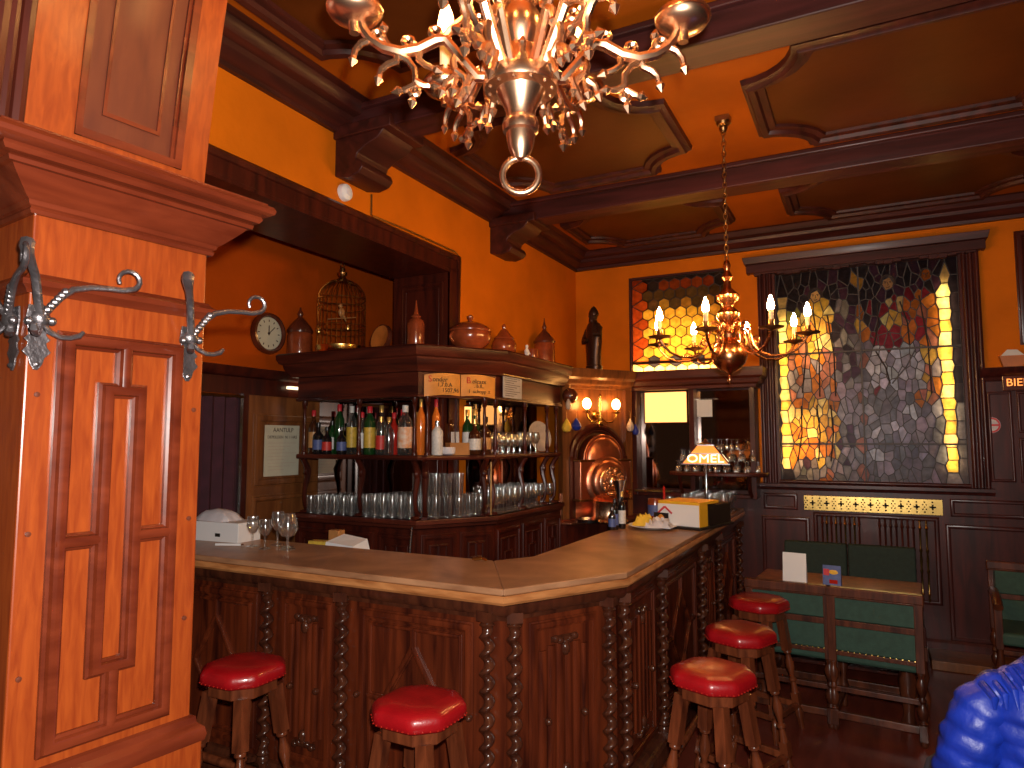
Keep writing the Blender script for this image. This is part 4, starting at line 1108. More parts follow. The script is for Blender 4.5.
# clock, sensor, cable
t = thing('wall_clock', 'round wall clock with cream dial and dark rim on the orange wall', 'clock', (-4.0, 3.69, 2.505), PI / 2)
CX = RX(R(90))
MB().lathe([(.125, .0), (.155, .0), (.160, .02), (.150, .045), (.135, .05), (.122, .03)], 30, CX, caps=False).build('clock_rim', M['terra_d'], t)
MB().lathe([(.001, .0), (.126, .0), (.126, .022), (.001, .022)], 30, CX, caps=False).build('dial', M['paper'], t)
b = MB()
for k in range(12):
    a = R(30 * k); b.bar((.105 * math.sin(a), -.0235, .105 * math.cos(a)), (.088 * math.sin(a), -.0235, .088 * math.cos(a)), .007, .002, up=(0, 1, 0))
b.build('hour_marks', M['ink'], t, smooth=0)
b = MB().bar((0, -.025, -.015), (.0, -.025, .06), .008, .002, up=(0, 1, 0)).bar((0, -.027, 0), (.055, -.027, .052), .006, .002, up=(0, 1, 0)); b.lathe([(.01, 0), (.01, .008)], 10, T(0, -.02, 0) @ CX)
b.build('clock_hands', M['ink'], t, smooth=0)
t = thing('smoke_detector', 'round white detector on the ochre wall below the ceiling beam bracket', 'detector', (XL, 2.955, 3.12))
MB().lathe([(.05, 0), (.05, .012), (.046, .03), (.03, .042), (.012, .046), (.001, .046)], 22, RY(R(90)), caps=False).build('housing', M['white'], t)
MB().lathe([(.022, .043), (.024, .047), (.018, .049)], 14, RY(R(90))).build('sensor_cap', M['cloth'], t)
t = tag(MB().tube([(-3.16, 4.20, 2.96), (-3.15, 4.195, 2.75), (-3.145, 4.20, 2.60), (-3.15, 4.19, 2.45), (-3.16, 4.17, 2.36)], .012, 8).tube([(-3.135, 4.19, 2.58), (-3.135, 4.19, 2.54)], .02, 8).build('wall_cable', M['paper']), 'pale cable running down beside the dark jamb of the wall opening', 'cable')
t = tag(MB().tube([(XL + .007, 3.20, 3.19), (XL + .007, 3.20, 3.06)], .005, 6).tube([(XL + .014, 3.20, 3.055), (XL + .036, 3.5, 3.056), (XL + .036, 4.1, 3.056), (XL + .02, 4.205, 3.04), (XL + .012, 4.205, 2.6)], .006, 6).build('wiring', M['brass_d']), 'thin brown wire along the top edge of the wall opening', 'wire')

# statue on the corner unit
t = thing('carved_statue', 'dark carved wooden saint statue standing on the corner unit cornice', 'statue', (-2.20, 5.88, 2.345), R(-35))
b = MB(); n = 16; vsx = []; fs = []
ringp = [(.085, .070, 0), (.088, .072, .03), (.078, .062, .04), (.08, .06, .14), (.095, .062, .25), (.105, .06, .33), (.098, .055, .39), (.07, .048, .425), (.035, .036, .44), (.03, .034, .455)]
for rx, ry, z in ringp:
    for k in range(n):
        a = 2 * PI * k / n; f = 1 + .05 * math.sin(5 * a) * (1 if .05 < z < .3 else 0)
        vsx.append((rx * f * math.cos(a), ry * f * math.sin(a), z))
for i in range(len(ringp) - 1):
    for k in range(n): fs.append((i * n + k, i * n + (k + 1) % n, (i + 1) * n + (k + 1) % n, (i + 1) * n + k))
fs.append(tuple(range(n))[::-1]); fs.append(tuple(range((len(ringp) - 1) * n, len(ringp) * n)))
b.add(vsx, fs)
b.tube([(-.09, 0, .38), (-.115, -.02, .30), (-.06, -.07, .26), (.0, -.075, .27)], [.03, .03, .024, .016], 8).tube([(.09, 0, .38), (.115, -.03, .31), (.085, -.07, .31)], [.03, .028, .016], 8)
b.build('robed_body', M['bronze'], t)
MB().ball((0, -.006, .490), (.036, .042, .048), 12, 10).ball((0, -.03, .455), (.024, .02, .03), 8, 6).ball((0, -.047, .49), (.008, .01, .012), 6, 5).build('head', M['bronze'], t)
MB().lathe([(.044, .50), (.048, .515), (.04, .545), (.022, .575), (.004, .59)], 12).build('hood', M['bronze'], t)
MB().tube([(.085, -.075, .10), (.09, -.072, .50)], .007, 6).build('staff', M['bronze'], t)

# ================================================================ corner unit between the back bar and the window wall
cu_ = thing('corner_unit', 'mahogany corner unit with arched niche and cornice, holding sconce and copper boiler', 'corner unit', (-2.2, 5.9, 0))
CP = [(-2.375, 5.52), (-1.95, 6.15)]
FK = face_m(*CP[0], CP[1][0] - CP[0][0], CP[1][1] - CP[0][1]); KL = math.hypot(.425, .63)
b = MB()
um = KL / 2
b.box(0, KL, -.05, -.02, 1.02, 2.30, X=FK)
b.box(0, .07, -.03, .02, 1.02, 2.18, X=FK); b.box(KL - .07, KL, -.03, .02, 1.02, 2.18, X=FK)
b.build('back_panel', M['door'], cu_, world=True, smooth=0)
b = MB(); n = 18
b.tube([(um + .285 * math.cos(PI * i / n), .0, 1.54 + .285 * math.sin(PI * i / n)) for i in range(n + 1)], .03, 8, X=FK)
b.tube([(um + .245 * math.cos(PI * i / n), .01, 1.54 + .245 * math.sin(PI * i / n)) for i in range(n + 1)], .014, 8, X=FK)
for s in (-1, 1): b.box(um + s * .285 - .03, um + s * .285 + .03, -.03, .03, 1.02, 1.56, X=FK)
b.build('niche_arch', M['dark'], cu_, world=True)
b = MB()
b.prism([(-2.375, 5.52), (-1.95, 6.15), (-1.95, YB - .03), (XL + .004, YB - .03), (XL + .004, 5.52)], 2.17, 2.335)
b.sweep([(-2.375, 5.52), (-1.95, 6.15)], [(0, 2.16), (.02, 2.165), (.025, 2.19), (.05, 2.205), (.06, 2.24), (.085, 2.26), (.10, 2.30), (.10, 2.335), (0, 2.345)])
b.build('cornice', M['door'], cu_, world=True, smooth=30)
b = MB().prism([(-2.32, 5.50), (-1.86, 6.10), (-1.58, 6.10), (-1.58, YB - .03), (XL + .004, YB - .03), (XL + .004, 5.50)], 0, .98)
b.build('base', M['dark'], cu_, world=True, smooth=0)
b = MB().prism([(-2.28, 5.49), (-1.84, 6.08), (-1.575, 6.08), (-1.575, YB - .03), (XL + .004, YB - .03), (XL + .004, 5.49)], .98, 1.0)
b.build('copper_worktop', M['copper'], cu_, world=True, bevel=.004, smooth=0)
b = MB().box(-.02, KL + .02, -.02, -.01, 1.0, 1.24, X=FK); b.build('copper_splashback', M['copper'], cu_, world=True, smooth=0)

# sconce
t = thing('wall_sconce', 'brass double wall sconce with two glowing bulbs above the copper boiler', 'wall lamp', tuple(FK @ Vector((um, 0, 2.0)))[:3])
b = MB().lathe([(.001, .03), (.03, .03), (.045, .01), (.05, 0), (.001, 0)], 14, FK @ T(um, -.02, 1.93) @ RX(R(-90)), caps=False)
b.lathe([(.012, 1.82), (.03, 1.85), (.012, 1.88), (.018, 1.92), (.01, 1.96), (.016, 2.02), (.008, 2.06), (.018, 2.09), (.006, 2.12)], 12, FK @ T(um, .05, 0))
b.tube([(um, 0, 1.93), (um, .05, 1.92)], .01, 8, X=FK)
b.build('stem', M['brass'], t, world=True)
for s in (-1, 1):
    q = [(um + s * .01, .05, 1.90), (um + s * .06, .06, 1.86), (um + s * .12, .07, 1.87), (um + s * .155, .075, 1.91), (um + s * .16, .075, 1.945)]
    MB().tube(q, .008, 8, X=FK).lathe([(.01, 1.94), (.035, 1.95), (.038, 1.957), (.012, 1.96), (.014, 1.985)], 12, FK @ T(um + s * .16, .075, 0)).build('arm', M['brass'], t, world=True)
    MB().ball((0, 0, 0), (.038, .038, .05), 10, 8, X=FK @ T(um + s * .16, .075, 2.025)).build('bulb', M['bulb2'], t, world=True)
# little hanging things round the sconce
for u, z, w, hh, mt, lab, cat in ((.02, 2.02, .026, .055, 'stone', 'pale green-white drop shaped ornament hanging highest at the left of the sconce', 'ornament'),
                                  (.0, 1.83, .045, .06, 'yellow_c', 'yellow drop shaped ornament hanging left of the copper boiler arch', 'ornament'),
                                  (.10, 1.84, .045, .055, 'blue_s', 'dark blue drop shaped ornament hanging beside the yellow one', 'ornament'),
                                  (KL - .07, 1.84, .036, .06, 'stone', 'cream drop shaped ornament hanging right of the sconce', 'ornament'),
                                  (KL - .01, 1.80, .03, .05, 'blue_s', 'small dark blue ornament hanging at the right edge of the corner unit', 'ornament')):
    p = FK @ Vector((u, .085, z))
    t = thing('hanging_ornament', lab, cat, tuple(p)[:3])
    MB().lathe([(.004, hh), (w * .35, hh * .7), (w * .85, hh * .1), (w, -hh * .35), (w * .7, -hh * .85), (.004, -hh)], 14).build('drop', M[mt], t)
    MB().tube([(0, 0, hh - .003), (0, 0, hh + .06), (-.028 * .53, 0, hh + .075)], .003, 6).build('hook', M['brass_d'], t)
p = FK @ Vector((.06, .05, 2.14))
t = thing('dark_globe', 'dark round globe hanging under the cornice left of the sconce', 'ornament', tuple(p)[:3])
MB().ball((0, 0, -.05), .07, 14, 10).build('globe', M['terra_d'], t)
MB().tube([(0, 0, .015), (0, 0, .05)], .006, 6).build('cord', M['brass_d'], t)

# copper boiler
bo = thing('copper_boiler', 'large copper boiler with domed back, lion boss and drum foot in the corner niche', 'copper boiler', tuple(FK @ Vector((um, .1, 1.0)))[:3])
def FKv(u, o, z): return FK @ Vector((u, o, z))
n = 20
pr = [(um - .215, 1.50)] + [(um + .215 * math.cos(PI - PI * i / n), 1.54 + .215 * math.sin(PI * i / n)) for i in range(n + 1)] + [(um + .215, 1.50)]
XF = FK @ Matrix(((1, 0, 0, 0), (0, 0, 1, 0), (0, 1, 0, 0), (0, 0, 0, 1)))
b = MB().prism(pr, -.005, .10, X=XF)
b.ball((um, .10, 1.54), (.19, .05, .19), 20, 12, X=FK)
b.build('dome', M['copper'], bo, world=True, bevel=.012, seg=3)
b = MB().box(um - .275, um + .275, .035, .13, 1.18, 1.53, X=FK); b.build('tank', M['copper'], bo, world=True, bevel=.012, seg=3, smooth=30)
b = MB().box(um - .285, um + .285, .033, .14, 1.515, 1.535, X=FK).box(um - .285, um + .285, .033, .14, 1.175, 1.195, X=FK); b.build('tank_rim', M['brass_d'], bo, world=True, bevel=.006, smooth=0)
b = MB().lathe([(.001, .0), (.215, 0), (.22, .015), (.205, .028), (.185, .034), (.175, .06), (.155, .075), (.12, .084), (.001, .088)], 30, FK @ T(um, .13, 1.345) @ RX(R(-90)), caps=False)
b.build('round_door', M['copper'], bo, world=True)
random.seed(5)
b = MB().lathe([(.001, .0), (.125, 0), (.13, .01), (.118, .018), (.001, .02)], 26, FK @ T(um, .212, 1.345) @ RX(R(-90)), caps=False)
for k in range(60):     # curls of the mane
    a = random.uniform(0, 2 * PI); rr = random.uniform(.045, .11)
    b.ball((um + rr * math.cos(a), .232, 1.345 + rr * math.sin(a)), (.017, .012, .017), 7, 5, X=FK)
b.ball((um, .240, 1.345), (.055, .03, .065), 12, 9, X=FK).ball((um, .267, 1.335), (.018, .02, .025), 8, 6, X=FK)
for s in (-1, 1): b.ball((um + s * .025, .267, 1.365), (.010, .008, .008), 7, 5, X=FK).ball((um + s * .02, .263, 1.31), (.02, .014, .014), 7, 5, X=FK)
b.build('lion_boss', M['copper_c'], bo, world=True)
MB().lathe([(.175, 1.0), (.18, 1.01), (.15, 1.03), (.14, 1.06), (.14, 1.16), (.155, 1.18)], 24, FK @ T(um, .17, 0)).build('drum_foot', M['copper_c'], bo, world=True)
b = MB().lathe([(.012, 0), (.016, .01), (.013, .05), (.01, .05)], 10, FK @ T(um + .22, .13, 1.24) @ RX(R(-90))).tube([(um + .22, .18, 1.24), (um + .22, .185, 1.19)], .009, 8, X=FK).tube([(um + .19, .17, 1.265), (um + .25, .17, 1.265)], .006, 6, X=FK)
b.build('tap', M['brass'], bo, world=True)
t = tag(MB().lathe([(.10, 1.002), (.12, 1.004), (.125, 1.03), (.118, 1.03), (.112, 1.01), (.001, 1.008)], 20, T(-2.16, 5.50 + .10, 0), caps=False).build('steel_basin', M['steel']), 'shallow steel basin on the copper worktop in front of the boiler', 'basin')

# ================================================================ mirror cabinet along the window wall
mc = thing('mirror_cabinet', 'dark mirror fronted wall cabinet with half round glass shelf beside the large window', 'cabinet', (-1.4, 6.35, 1.2))
FM = face_m(0, 6.20, 1, 0)
b = MB().box(-1.95, -.86, 6.20, YB - .03, 2.17, 2.33)
b.sweep([(-1.95, 6.45), (-1.95, 6.20), (-.86, 6.20), (-.86, 6.45)], [(0, 2.16), (.02, 2.165), (.025, 2.19), (.05, 2.205), (.06, 2.24), (.085, 2.26), (.09, 2.30), (.09, 2.335), (0, 2.342)])
b.build('cornice', M['dark_x'], mc, world=True, smooth=30)
b = MB().box(-1.95, -.86, 6.36, YB - .03, 1.20, 2.17)
b.box(-1.95, -.86, 6.22, 6.36, 1.20, 1.23)
for u in (-1.93, -1.40, -.88): b.box(u - .022, u + .022, 6.205, 6.36, 1.20, 2.17)
b.build('carcass', M['dark'], mc, world=True, smooth=0, bevel=.003)
b = MB()
for u0, u1 in ((-1.905, -1.425), (-1.375, -.905)): b.add([(u0, 6.352, 1.26), (u1, 6.352, 1.26), (u1, 6.352, 2.15), (u0, 6.352, 2.15)], [(0, 1, 2, 3)])
b.build('mirror', M['mirror_d'], mc, world=True, smooth=0)
b = MB().box(-1.86, -1.47, 6.325, 6.345, 1.87, 2.15); b.build('reflection_glow', M['refl_glow'], mc, world=True, smooth=0)  # no lamp here: glow stands in for a window mirrored from behind the camera
b = MB().frame(face_m(0, 6.345, 1, 0), -1.875, -1.455, 1.855, 2.165, .018, .026); b.build('reflection_glow_frame', M['dark'], mc, world=True, smooth=30)  # made-up frame for the reflection panel
b = MB(); pl_ = [(-1.57, 6.20), (-1.57, 6.02)] + [(-1.16 + .41 * math.cos(R(a)), 6.02 - .17 * math.sin(R(a))) for a in range(180, -1, -15)] + [(-.75, 6.20)]
b.prism([(-1.57, 6.20)] + [(-1.16 + .41 * math.cos(R(a)), 6.05 - .17 * math.sin(R(a))) for a in range(180, -1, -12)] + [(-.75, 6.20)], 1.40, 1.43)
b.build('half_round_shelf', M['dark_x'], mc, world=True, bevel=.006, smooth=30)
for u in (-1.48, -.90):
    MB().tube([(u, 6.20, 1.22), (u, 6.13, 1.26), (u, 6.07, 1.34), (u, 6.05, 1.40)], .016, 8).build('shelf_bracket', M['dark'], mc, world=True)
b = MB().box(-1.93, -1.60, 6.18, 6.30, 1.235, 1.25); b.build('brass_shelf', M['brass'], mc, world=True, smooth=0)
t = thing('white_notice', 'white paper notice taped in the mirror above the stained glass table lamp', 'notice', (-1.31, 6.34, 1.99))
MB().box(-.068, .068, 0, .003, -.075, .08).build('sheet', M['white'], t, smooth=0); MB().box(-.075, .12, -.002, .001, .082, .09).build('tape', M['steel'], t, smooth=0)
# glasses on the half round shelf (two layers) and below at the counter end
random.seed(8)
for lv, rows_ in enumerate((((9, 6.15), (9, 6.07), (7, 5.99)), ((8, 6.14), (8, 6.06), (6, 5.985)), ((5, 6.12), (4, 6.05)))):
    for n_, y in rows_:
        for c_ in range(n_):
            x = -1.16 + (c_ - (n_ - 1) / 2) * .084 + jt(.006)
            w_ = ('bottom', 'middle', 'top')[lv]
            glass('stem', 'wine_glass', x, y, 1.431 + lv * .094, 'upturned clear wine glass in the %s layer on the half round shelf' % w_, 'wine glasses in the %s layer on the half round shelf' % w_, .55, True)
for r_ in range(6):
    for c_ in range(4):
        glass('stem', 'wine_glass', -1.06 - c_ * .10 + jt(.01), 5.72 + r_ * .10 + jt(.008), HC, 'clear stemmed glass at the far counter end under the half round shelf', 'stemmed glasses at the far end of the counter', .95)

# ================================================================ things on the bar counter
# leaded lampshade table lamp
la = thing('table_lamp', 'small table lamp with glowing four sided leaded glass shade on the bar counter', 'lamp', (-1.115, 5.40, HC))
MB().lathe([(.075, 0), (.08, .01), (.05, .025), (.02, .035), (.013, .05), (.011, .18), (.017, .20), (.011, .22), (.011, .43), (.018, .45), (.008, .47)], 16).build('base_and_stem', M['steel'], la)
LW, TW, LZ0, LZ1 = .172, .062, .425, .565
for k in range(4):
    X = RZ(R(90 * k + 10))
    def sp(u, v):       # point on a sloping side; u -1..1, v 0..1
        w = LW + (TW - LW) * v
        return (u * w, -w, LZ0 + (LZ1 - LZ0) * v)
    g = MB(); g.add([sp(-1, 0), sp(1, 0), sp(1, .5), sp(-1, .5)], [(0, 1, 2, 3)], 0, X); g.add([sp(-1, .5), sp(1, .5), sp(1, 1), sp(-1, 1)], [(0, 1, 2, 3)], 0, X)
    s_ = g.build('shade_glass', M['shade'], la, smooth=0, fixn=False)
    b = MB()
    for q, r2 in (((-1, 0), (1, 0)), ((-1, .54), (1, .54)), ((-1, 1), (1, 1)), ((-1, 0), (-1, 1)), ((1, 0), (1, 1))): b.bar(X @ Vector(sp(*q)), X @ Vector(sp(*r2)), .009)
    b.build('shade_lead', M['terra_d'], s_)
    # letters on the lower band
    ang = math.atan2(LW - TW, LZ1 - LZ0)
    A = wmat(la) @ X @ T(0, -LW + (LW - TW) * .27 - .004, LZ0 + (LZ1 - LZ0) * .27) @ RX(R(90) - ang)
    if k in (0, 1): text('shade_lettering', 'OMEL', .105, M['shade_w'], A, s_, .0015)
MB().ball((0, 0, .49), (.028, .028, .036), 10, 8).build('bulb', M['bulb2'], la)
MB().lathe([(.066, .562), (.07, .57), (.03, .585), (.012, .60), (.004, .615)], 12).build('shade_cap', M['terra_d'], la)

t = thing('napkin_box', 'white and yellow cardboard dispenser box with small picture on the bar counter', 'box', (-1.17, 4.72, HC), R(-14))
MB().box(-.155, .155, 0, .12, .02, .165).build('box_front', M['white'], t, bevel=.002, smooth=0)
MB().box(-.150, .158, .0, .30, .165, .185).build('yellow_lid', M['yellow'], t, bevel=.003, smooth=0)
MB().box(.1555, .160, .0, .12, .02, .165).build('yellow_side', M['yellow'], t, smooth=0)
MB().box(-.15, .155, .122, .50, .02, .155).build('box_rear', M['black'], t, bevel=.003, smooth=0)
MB().box(-.17, .17, -.02, .52, .0, .018).build('tray', M['black'], t, bevel=.004, smooth=0)
b = MB().box(-.165, -.055, -.035, -.030, .02, .105); pc = b.build('picture_card', M['black'], t, smooth=0)
MB().lathe([(.004, .04), (.018, .055), (.026, .075), (.012, .09), (.002, .095)], 12, T(-.11, -.0375, 0) @ Matrix.Diagonal((1, .06, 1, 1))).build('picture_flame', M['vellum'], pc)
F0 = face_m(0, -.0005, 1, 0)
MB().strip(F0, (-.15, .10), (-.10, .145), .014, .003).strip(F0, (-.10, .145), (-.045, .10), .014, .003).strip(F0, (-.145, .05), (-.145, .10), .014, .003).build('house_print', M['sticker_r'], t)
# cordial bottles
for k, (x, y, h, lb, cp, lab) in enumerate(((-1.545, 4.50, .21, 'lab_blu', 'black', 'small dark bottle with blue label, left one on the counter beside the plate'), (-1.515, 4.56, .25, 'lab_wht', 'cap_gold', 'small dark bottle with cream label and pale neck beside the plate'), (-1.555, 4.47, .15, 'lab_blu', 'steel', 'shortest dark bottle with blue label in front of the menu vase'))):
    bottle('seasoning_bottle', h, .026, 'g_black', cp, lb, x, y, HC, lab)['group'] = 'seasoning bottles on the counter'
t = thing('menu_vase', 'slim steel vase with silvery flared top behind the seasoning bottles', 'vase', (-1.56, 4.66, HC))
MB().lathe([(.03, 0), (.032, .01), (.024, .05), (.022, .18), (.03, .25), (.05, .32), (.047, .32), (.028, .25), (.018, .18)], 14, caps=False).build('vase_body', M['steel'], t)
t = tag(MB().lathe([(.001, .004), (.09, .002), (.10, .006), (.165, .022), (.166, .026), (.10, .012), (.001, .010)], 28, T(-1.33, 4.66, HC), caps=False).build('plate', M['white']), 'large white plate with napkins on the bar counter', 'plate')
def crumple(name, c, s, mt, lab, cat, seed, n=11, lo=.35):
    random.seed(seed); b = MB(); vsx = []; fs = []
    for i in range(n):
        for j in range(n):
            u = i / (n - 1) - .5; v = j / (n - 1) - .5; e = max(0, 1 - (2 * max(abs(u), abs(v))) ** 3)
            vsx.append((c[0] + u * s[0] * (1 + .15 * jt(1)), c[1] + v * s[1] * (1 + .15 * jt(1)), c[2] + s[2] * e * random.uniform(lo, 1)))
    for i in range(n - 1):
        for j in range(n - 1): fs.append((i * n + j, (i + 1) * n + j, (i + 1) * n + j + 1, i * n + j + 1))
    base = len(vsx); vsx += [(c[0] - s[0] * .5, c[1] - s[1] * .5, c[2]), (c[0] + s[0] * .5, c[1] - s[1] * .5, c[2]), (c[0] + s[0] * .5, c[1] + s[1] * .5, c[2]), (c[0] - s[0] * .5, c[1] + s[1] * .5, c[2])]
    fs.append((base, base + 1, base + 2, base + 3))
    b.add(vsx, fs)
    return tag(b.build(name, M[mt], smooth=60), lab, cat)
crumple('yellow_napkin', (-1.39, 4.69, HC + .016), (.16, .14, .09), 'yellow_c', 'crumpled yellow napkin on the white plate', 'napkin', 3)
crumple('white_napkin', (-1.275, 4.63, HC + .016), (.17, .15, .075), 'cloth', 'crumpled white napkin on the white plate', 'napkin', 4)
t = thing('beer_jug', 'patterned brown beer mug with blue picture standing behind the napkin box', 'mug', (-1.44, 5.12, HC))
MB().lathe([(.05, 0), (.055, .01), (.055, .15), (.05, .165), (.045, .165), (.045, .02), (.001, .015)], 16, caps=False).build('body', M['terra'], t)
MB().lathe([(.056, .04), (.056, .12)], 16, caps=False).build('picture_band', M['lab_blu'], t); MB().tube([(.05 + .035 * math.sin(PI * i / 8), .0, .04 + .09 * i / 8) for i in range(9)], .008, 7).build('handle', M['terra'], t)
for k, (x, y, kd) in enumerate(((-1.33, 5.18, 'snifter'), (-1.25, 5.22, 'snifter'), (-1.38, 5.32, 'stem'), (-1.29, 5.36, 'tumbler'))):
    glass(kd, 'counter_glass', x, y, HC, 'clear glass on the counter between brown beer mug and table lamp', 'glasses beside the table lamp')
t = thing('candlestick', 'thin red candle in a brass holder beside the brown beer mug', 'candle', (-1.36, 5.08, HC))
MB().lathe([(.04, 0), (.042, .008), (.012, .015), (.012, .05), (.018, .055), (.018, .065)], 12).build('holder', M['brass_d'], t); MB().lathe([(.010, .06), (.009, .25), (.002, .265)], 10).build('candle_stick', M['g_red'], t)
# things at the left end
random.seed(21)
t = thing('white_box', 'low white carton box on the bar counter behind the pillar', 'box', (-3.50, 2.955, HC), R(4))
MB().box(-.20, .20, -.10, .08, 0, .115).build('carton', M['white'], t, bevel=.003, smooth=0); MB().box(.02, .06, -.101, -.099, .03, .05).build('handle_hole', M['hole'], t, smooth=0)
crumple('folded_cloth', (-3.56, 2.95, HC + .1155), (.28, .15, .07), 'cloth', 'folded white cloth lying on the white carton box', 'cloth', 9, 9, .82)
t = thing('pen', 'white pen lying on the bar counter near the stemmed glasses', 'pen', (-3.26, 2.78, HC + .008), R(24))
MB().tube([(-.08, 0, 0), (.07, 0, 0)], .0075, 8).build('pen_barrel', M['white'], t); MB().tube([(.068, 0, 0), (.085, 0, 0)], [.006, .002], 8).build('pen_tip', M['steel'], t)
for x, y, kd, s, lab in ((-3.13, 2.83, 'stem', 1.0, 'leftmost stemmed glass of the small group on the counter beside the pillar'), (-3.04, 2.93, 'stem', 1.12, 'tallest stemmed glass at the back of the small group on the counter'), (-3.00, 2.80, 'stem', .95, 'stemmed glass standing at the front of the small group on the counter'), (-2.93, 2.90, 'stem', 1.0, 'stemmed glass half hidden behind the large balloon glass'), (-2.87, 2.84, 'snifter', 1.3, 'large balloon wine glass, rightmost of the small group on the counter')):
    glass(kd, 'wine_glass', x, y, HC, lab, 'glasses on the counter by the pillar', s)
t = tag(MB().box(-3.45, -1.75, 3.07, 3.42, .97, .99).build('back_worktop', M['steel'], smooth=0), 'narrow steel worktop behind the left run of the bar counter', 'worktop')
t = thing('paper_stack', 'white sheets of paper propped behind the bar counter', 'papers', (-2.78, 3.20, .985), R(12))
MB().add([(-.11, -.02, .115), (.09, -.06, .10), (.12, .06, .13), (-.05, .09, .15), (-.13, -.02, 0), (.10, -.06, 0), (.14, .09, 0), (-.06, .12, 0)], [(0, 1, 2, 3), (4, 7, 6, 5), (0, 4, 5, 1), (1, 5, 6, 2), (2, 6, 7, 3), (3, 7, 4, 0)]).build('top_sheets', M['white'], t, smooth=0)
MB().box(-.24, -.12, .0, .07, .0, .112).build('green_pad', M['lab_yel'], t, smooth=0)
t = tag(MB().box(-2.95, -2.87, 3.25, 3.31, .99, 1.155).build('wooden_block', M['tan'], smooth=0, bevel=.004), 'small tan wooden block behind the papers at the bar counter', 'block')
t = tag(MB().tube([(-2.42, 3.36, .99), (-2.42, 3.37, 1.10), (-2.415, 3.375, 1.19)], .006, 8).build('tap_spout', M['steel']), 'thin pale upright spout behind the bar counter left of the corner', 'spout')
t = tag(MB().tube([(-1.79, 3.02, HC + .006), (-1.75, 3.03, HC + .016), (-1.71, 3.02, HC + .006)], .006, 6).tube([(-1.77, 3.0, HC + .006), (-1.73, 3.04, HC + .010)], .005, 6).build('keys', M['brass']), 'small bunch of brass keys on the bar counter near its corner seam', 'keys')

# ================================================================ the alcove behind the bar: door, curtain, lit slit
FA = face_m(-4.0, 0, 0, 1)       # u = y, out = +x
b = MB()
b.box(.6, 6.2, 0, .04, 2.03, 2.20, X=FA); b.sweep([(-3.96, .6), (-3.96, 6.2)], [(0, 2.15), (.03, 2.16), (.05, 2.19), (.06, 2.22), (0, 2.23)])
b.box(3.44, 3.50, 0, .05, 0, 2.04, X=FA); b.box(4.44, 4.50, 0, .05, 0, 2.04, X=FA); b.box(4.5, 6.2, 0, .03, 0, 2.04, X=FA)
b.box(.6, 2.75, 0, .03, 0, 2.04, X=FA)
struct(b.build('trim_5', M['dark'], smooth=30))
d = thing('door_1', 'oak panelled door with framed paper notice behind the bar', 'door', (-4.0, 3.95, 0), kind='structure')
b = MB().box(3.50, 4.44, 0.005, .035, 0.01, 2.03, X=FA)
b.build('door_leaf', M['door'], d, world=True, smooth=0)
FA2 = face_m(-3.965, 0, 0, 1)
b = MB()
b.frame(FA2, 3.56, 4.38, 1.36, 1.90, .07, .02); b.frame(FA2, 3.56, 4.38, .70, 1.30, .05, .018); b.frame(FA2, 3.56, 4.38, .12, .64, .05, .018)
b.build('door_moulding', M['door'], d, world=True, smooth=30)
MB().tube([(-3.95, 4.36, 1.05), (-3.90, 4.36, 1.05), (-3.90, 4.26, 1.05)], .009, 8).build('door_handle', M['brass_d'], d, world=True)
t = thing('framed_notice', 'cream paper notice with heading fixed to the oak door behind the bar', 'notice', (-3.955, 3.85, 1.42))
MB().box(3.655, 4.0, .012, .016, 1.435, 1.815, X=FA2).build('sheet', M['paper'], t, world=True, smooth=0)
text('heading', 'AANTULP', .046, M['ink'], textX(FA2, 3.835, .0165, 1.778), t, .0004)
text('heading_line', 'DEPEILDEN  N. 1 HAS', .031, M['ink'], textX(FA2, 3.828, .0165, 1.725), t, .0004)
b = MB()
for k in range(9): b.box(3.69, 3.97 - .06 * (k % 3), .016, .0165, 1.68 - k * .025, 1.683 - k * .025, X=FA2)
b.build('text_lines', M['stone'], t, world=True, smooth=0)
t = tag(MB().box(3.86, 4.42, .045, .085, 2.095, 2.115, X=FA).build('strip_light', M['tube']), 'thin lit strip light above the oak door behind the bar', 'strip light')
b = MB(); n = 40; vsx = []; fs = []
for i in range(n + 1):
    y = 2.76 + .66 * i / n; x = -3.93 + .022 * math.sin(i * 1.1)
    vsx += [(x, y, .02), (x, y, 2.0), (x - .012, y, 2.0), (x - .012, y, .02)]
for i in range(n):
    for k in range(4): fs.append((i * 4 + k, i * 4 + (k + 1) % 4, i * 4 + 4 + (k + 1) % 4, i * 4 + 4 + k))
b.add(vsx, fs)
t = thing('curtain', 'dark purple curtain hanging beside the oak door behind the bar', 'curtain', (-3.93, 3.09, 0))
b.build('curtain_cloth', M['curtain'], t, world=True)
MB().tube([(-3.93, 2.72, 2.01), (-3.93, 3.43, 2.01)], .012, 8).build('curtain_rod', M['brass_d'], t, world=True)
MB().box(3.405, 3.43, .02, .075, 0, 2.03, X=FA).build('edge_strip', M['steel'], t, world=True, smooth=0)

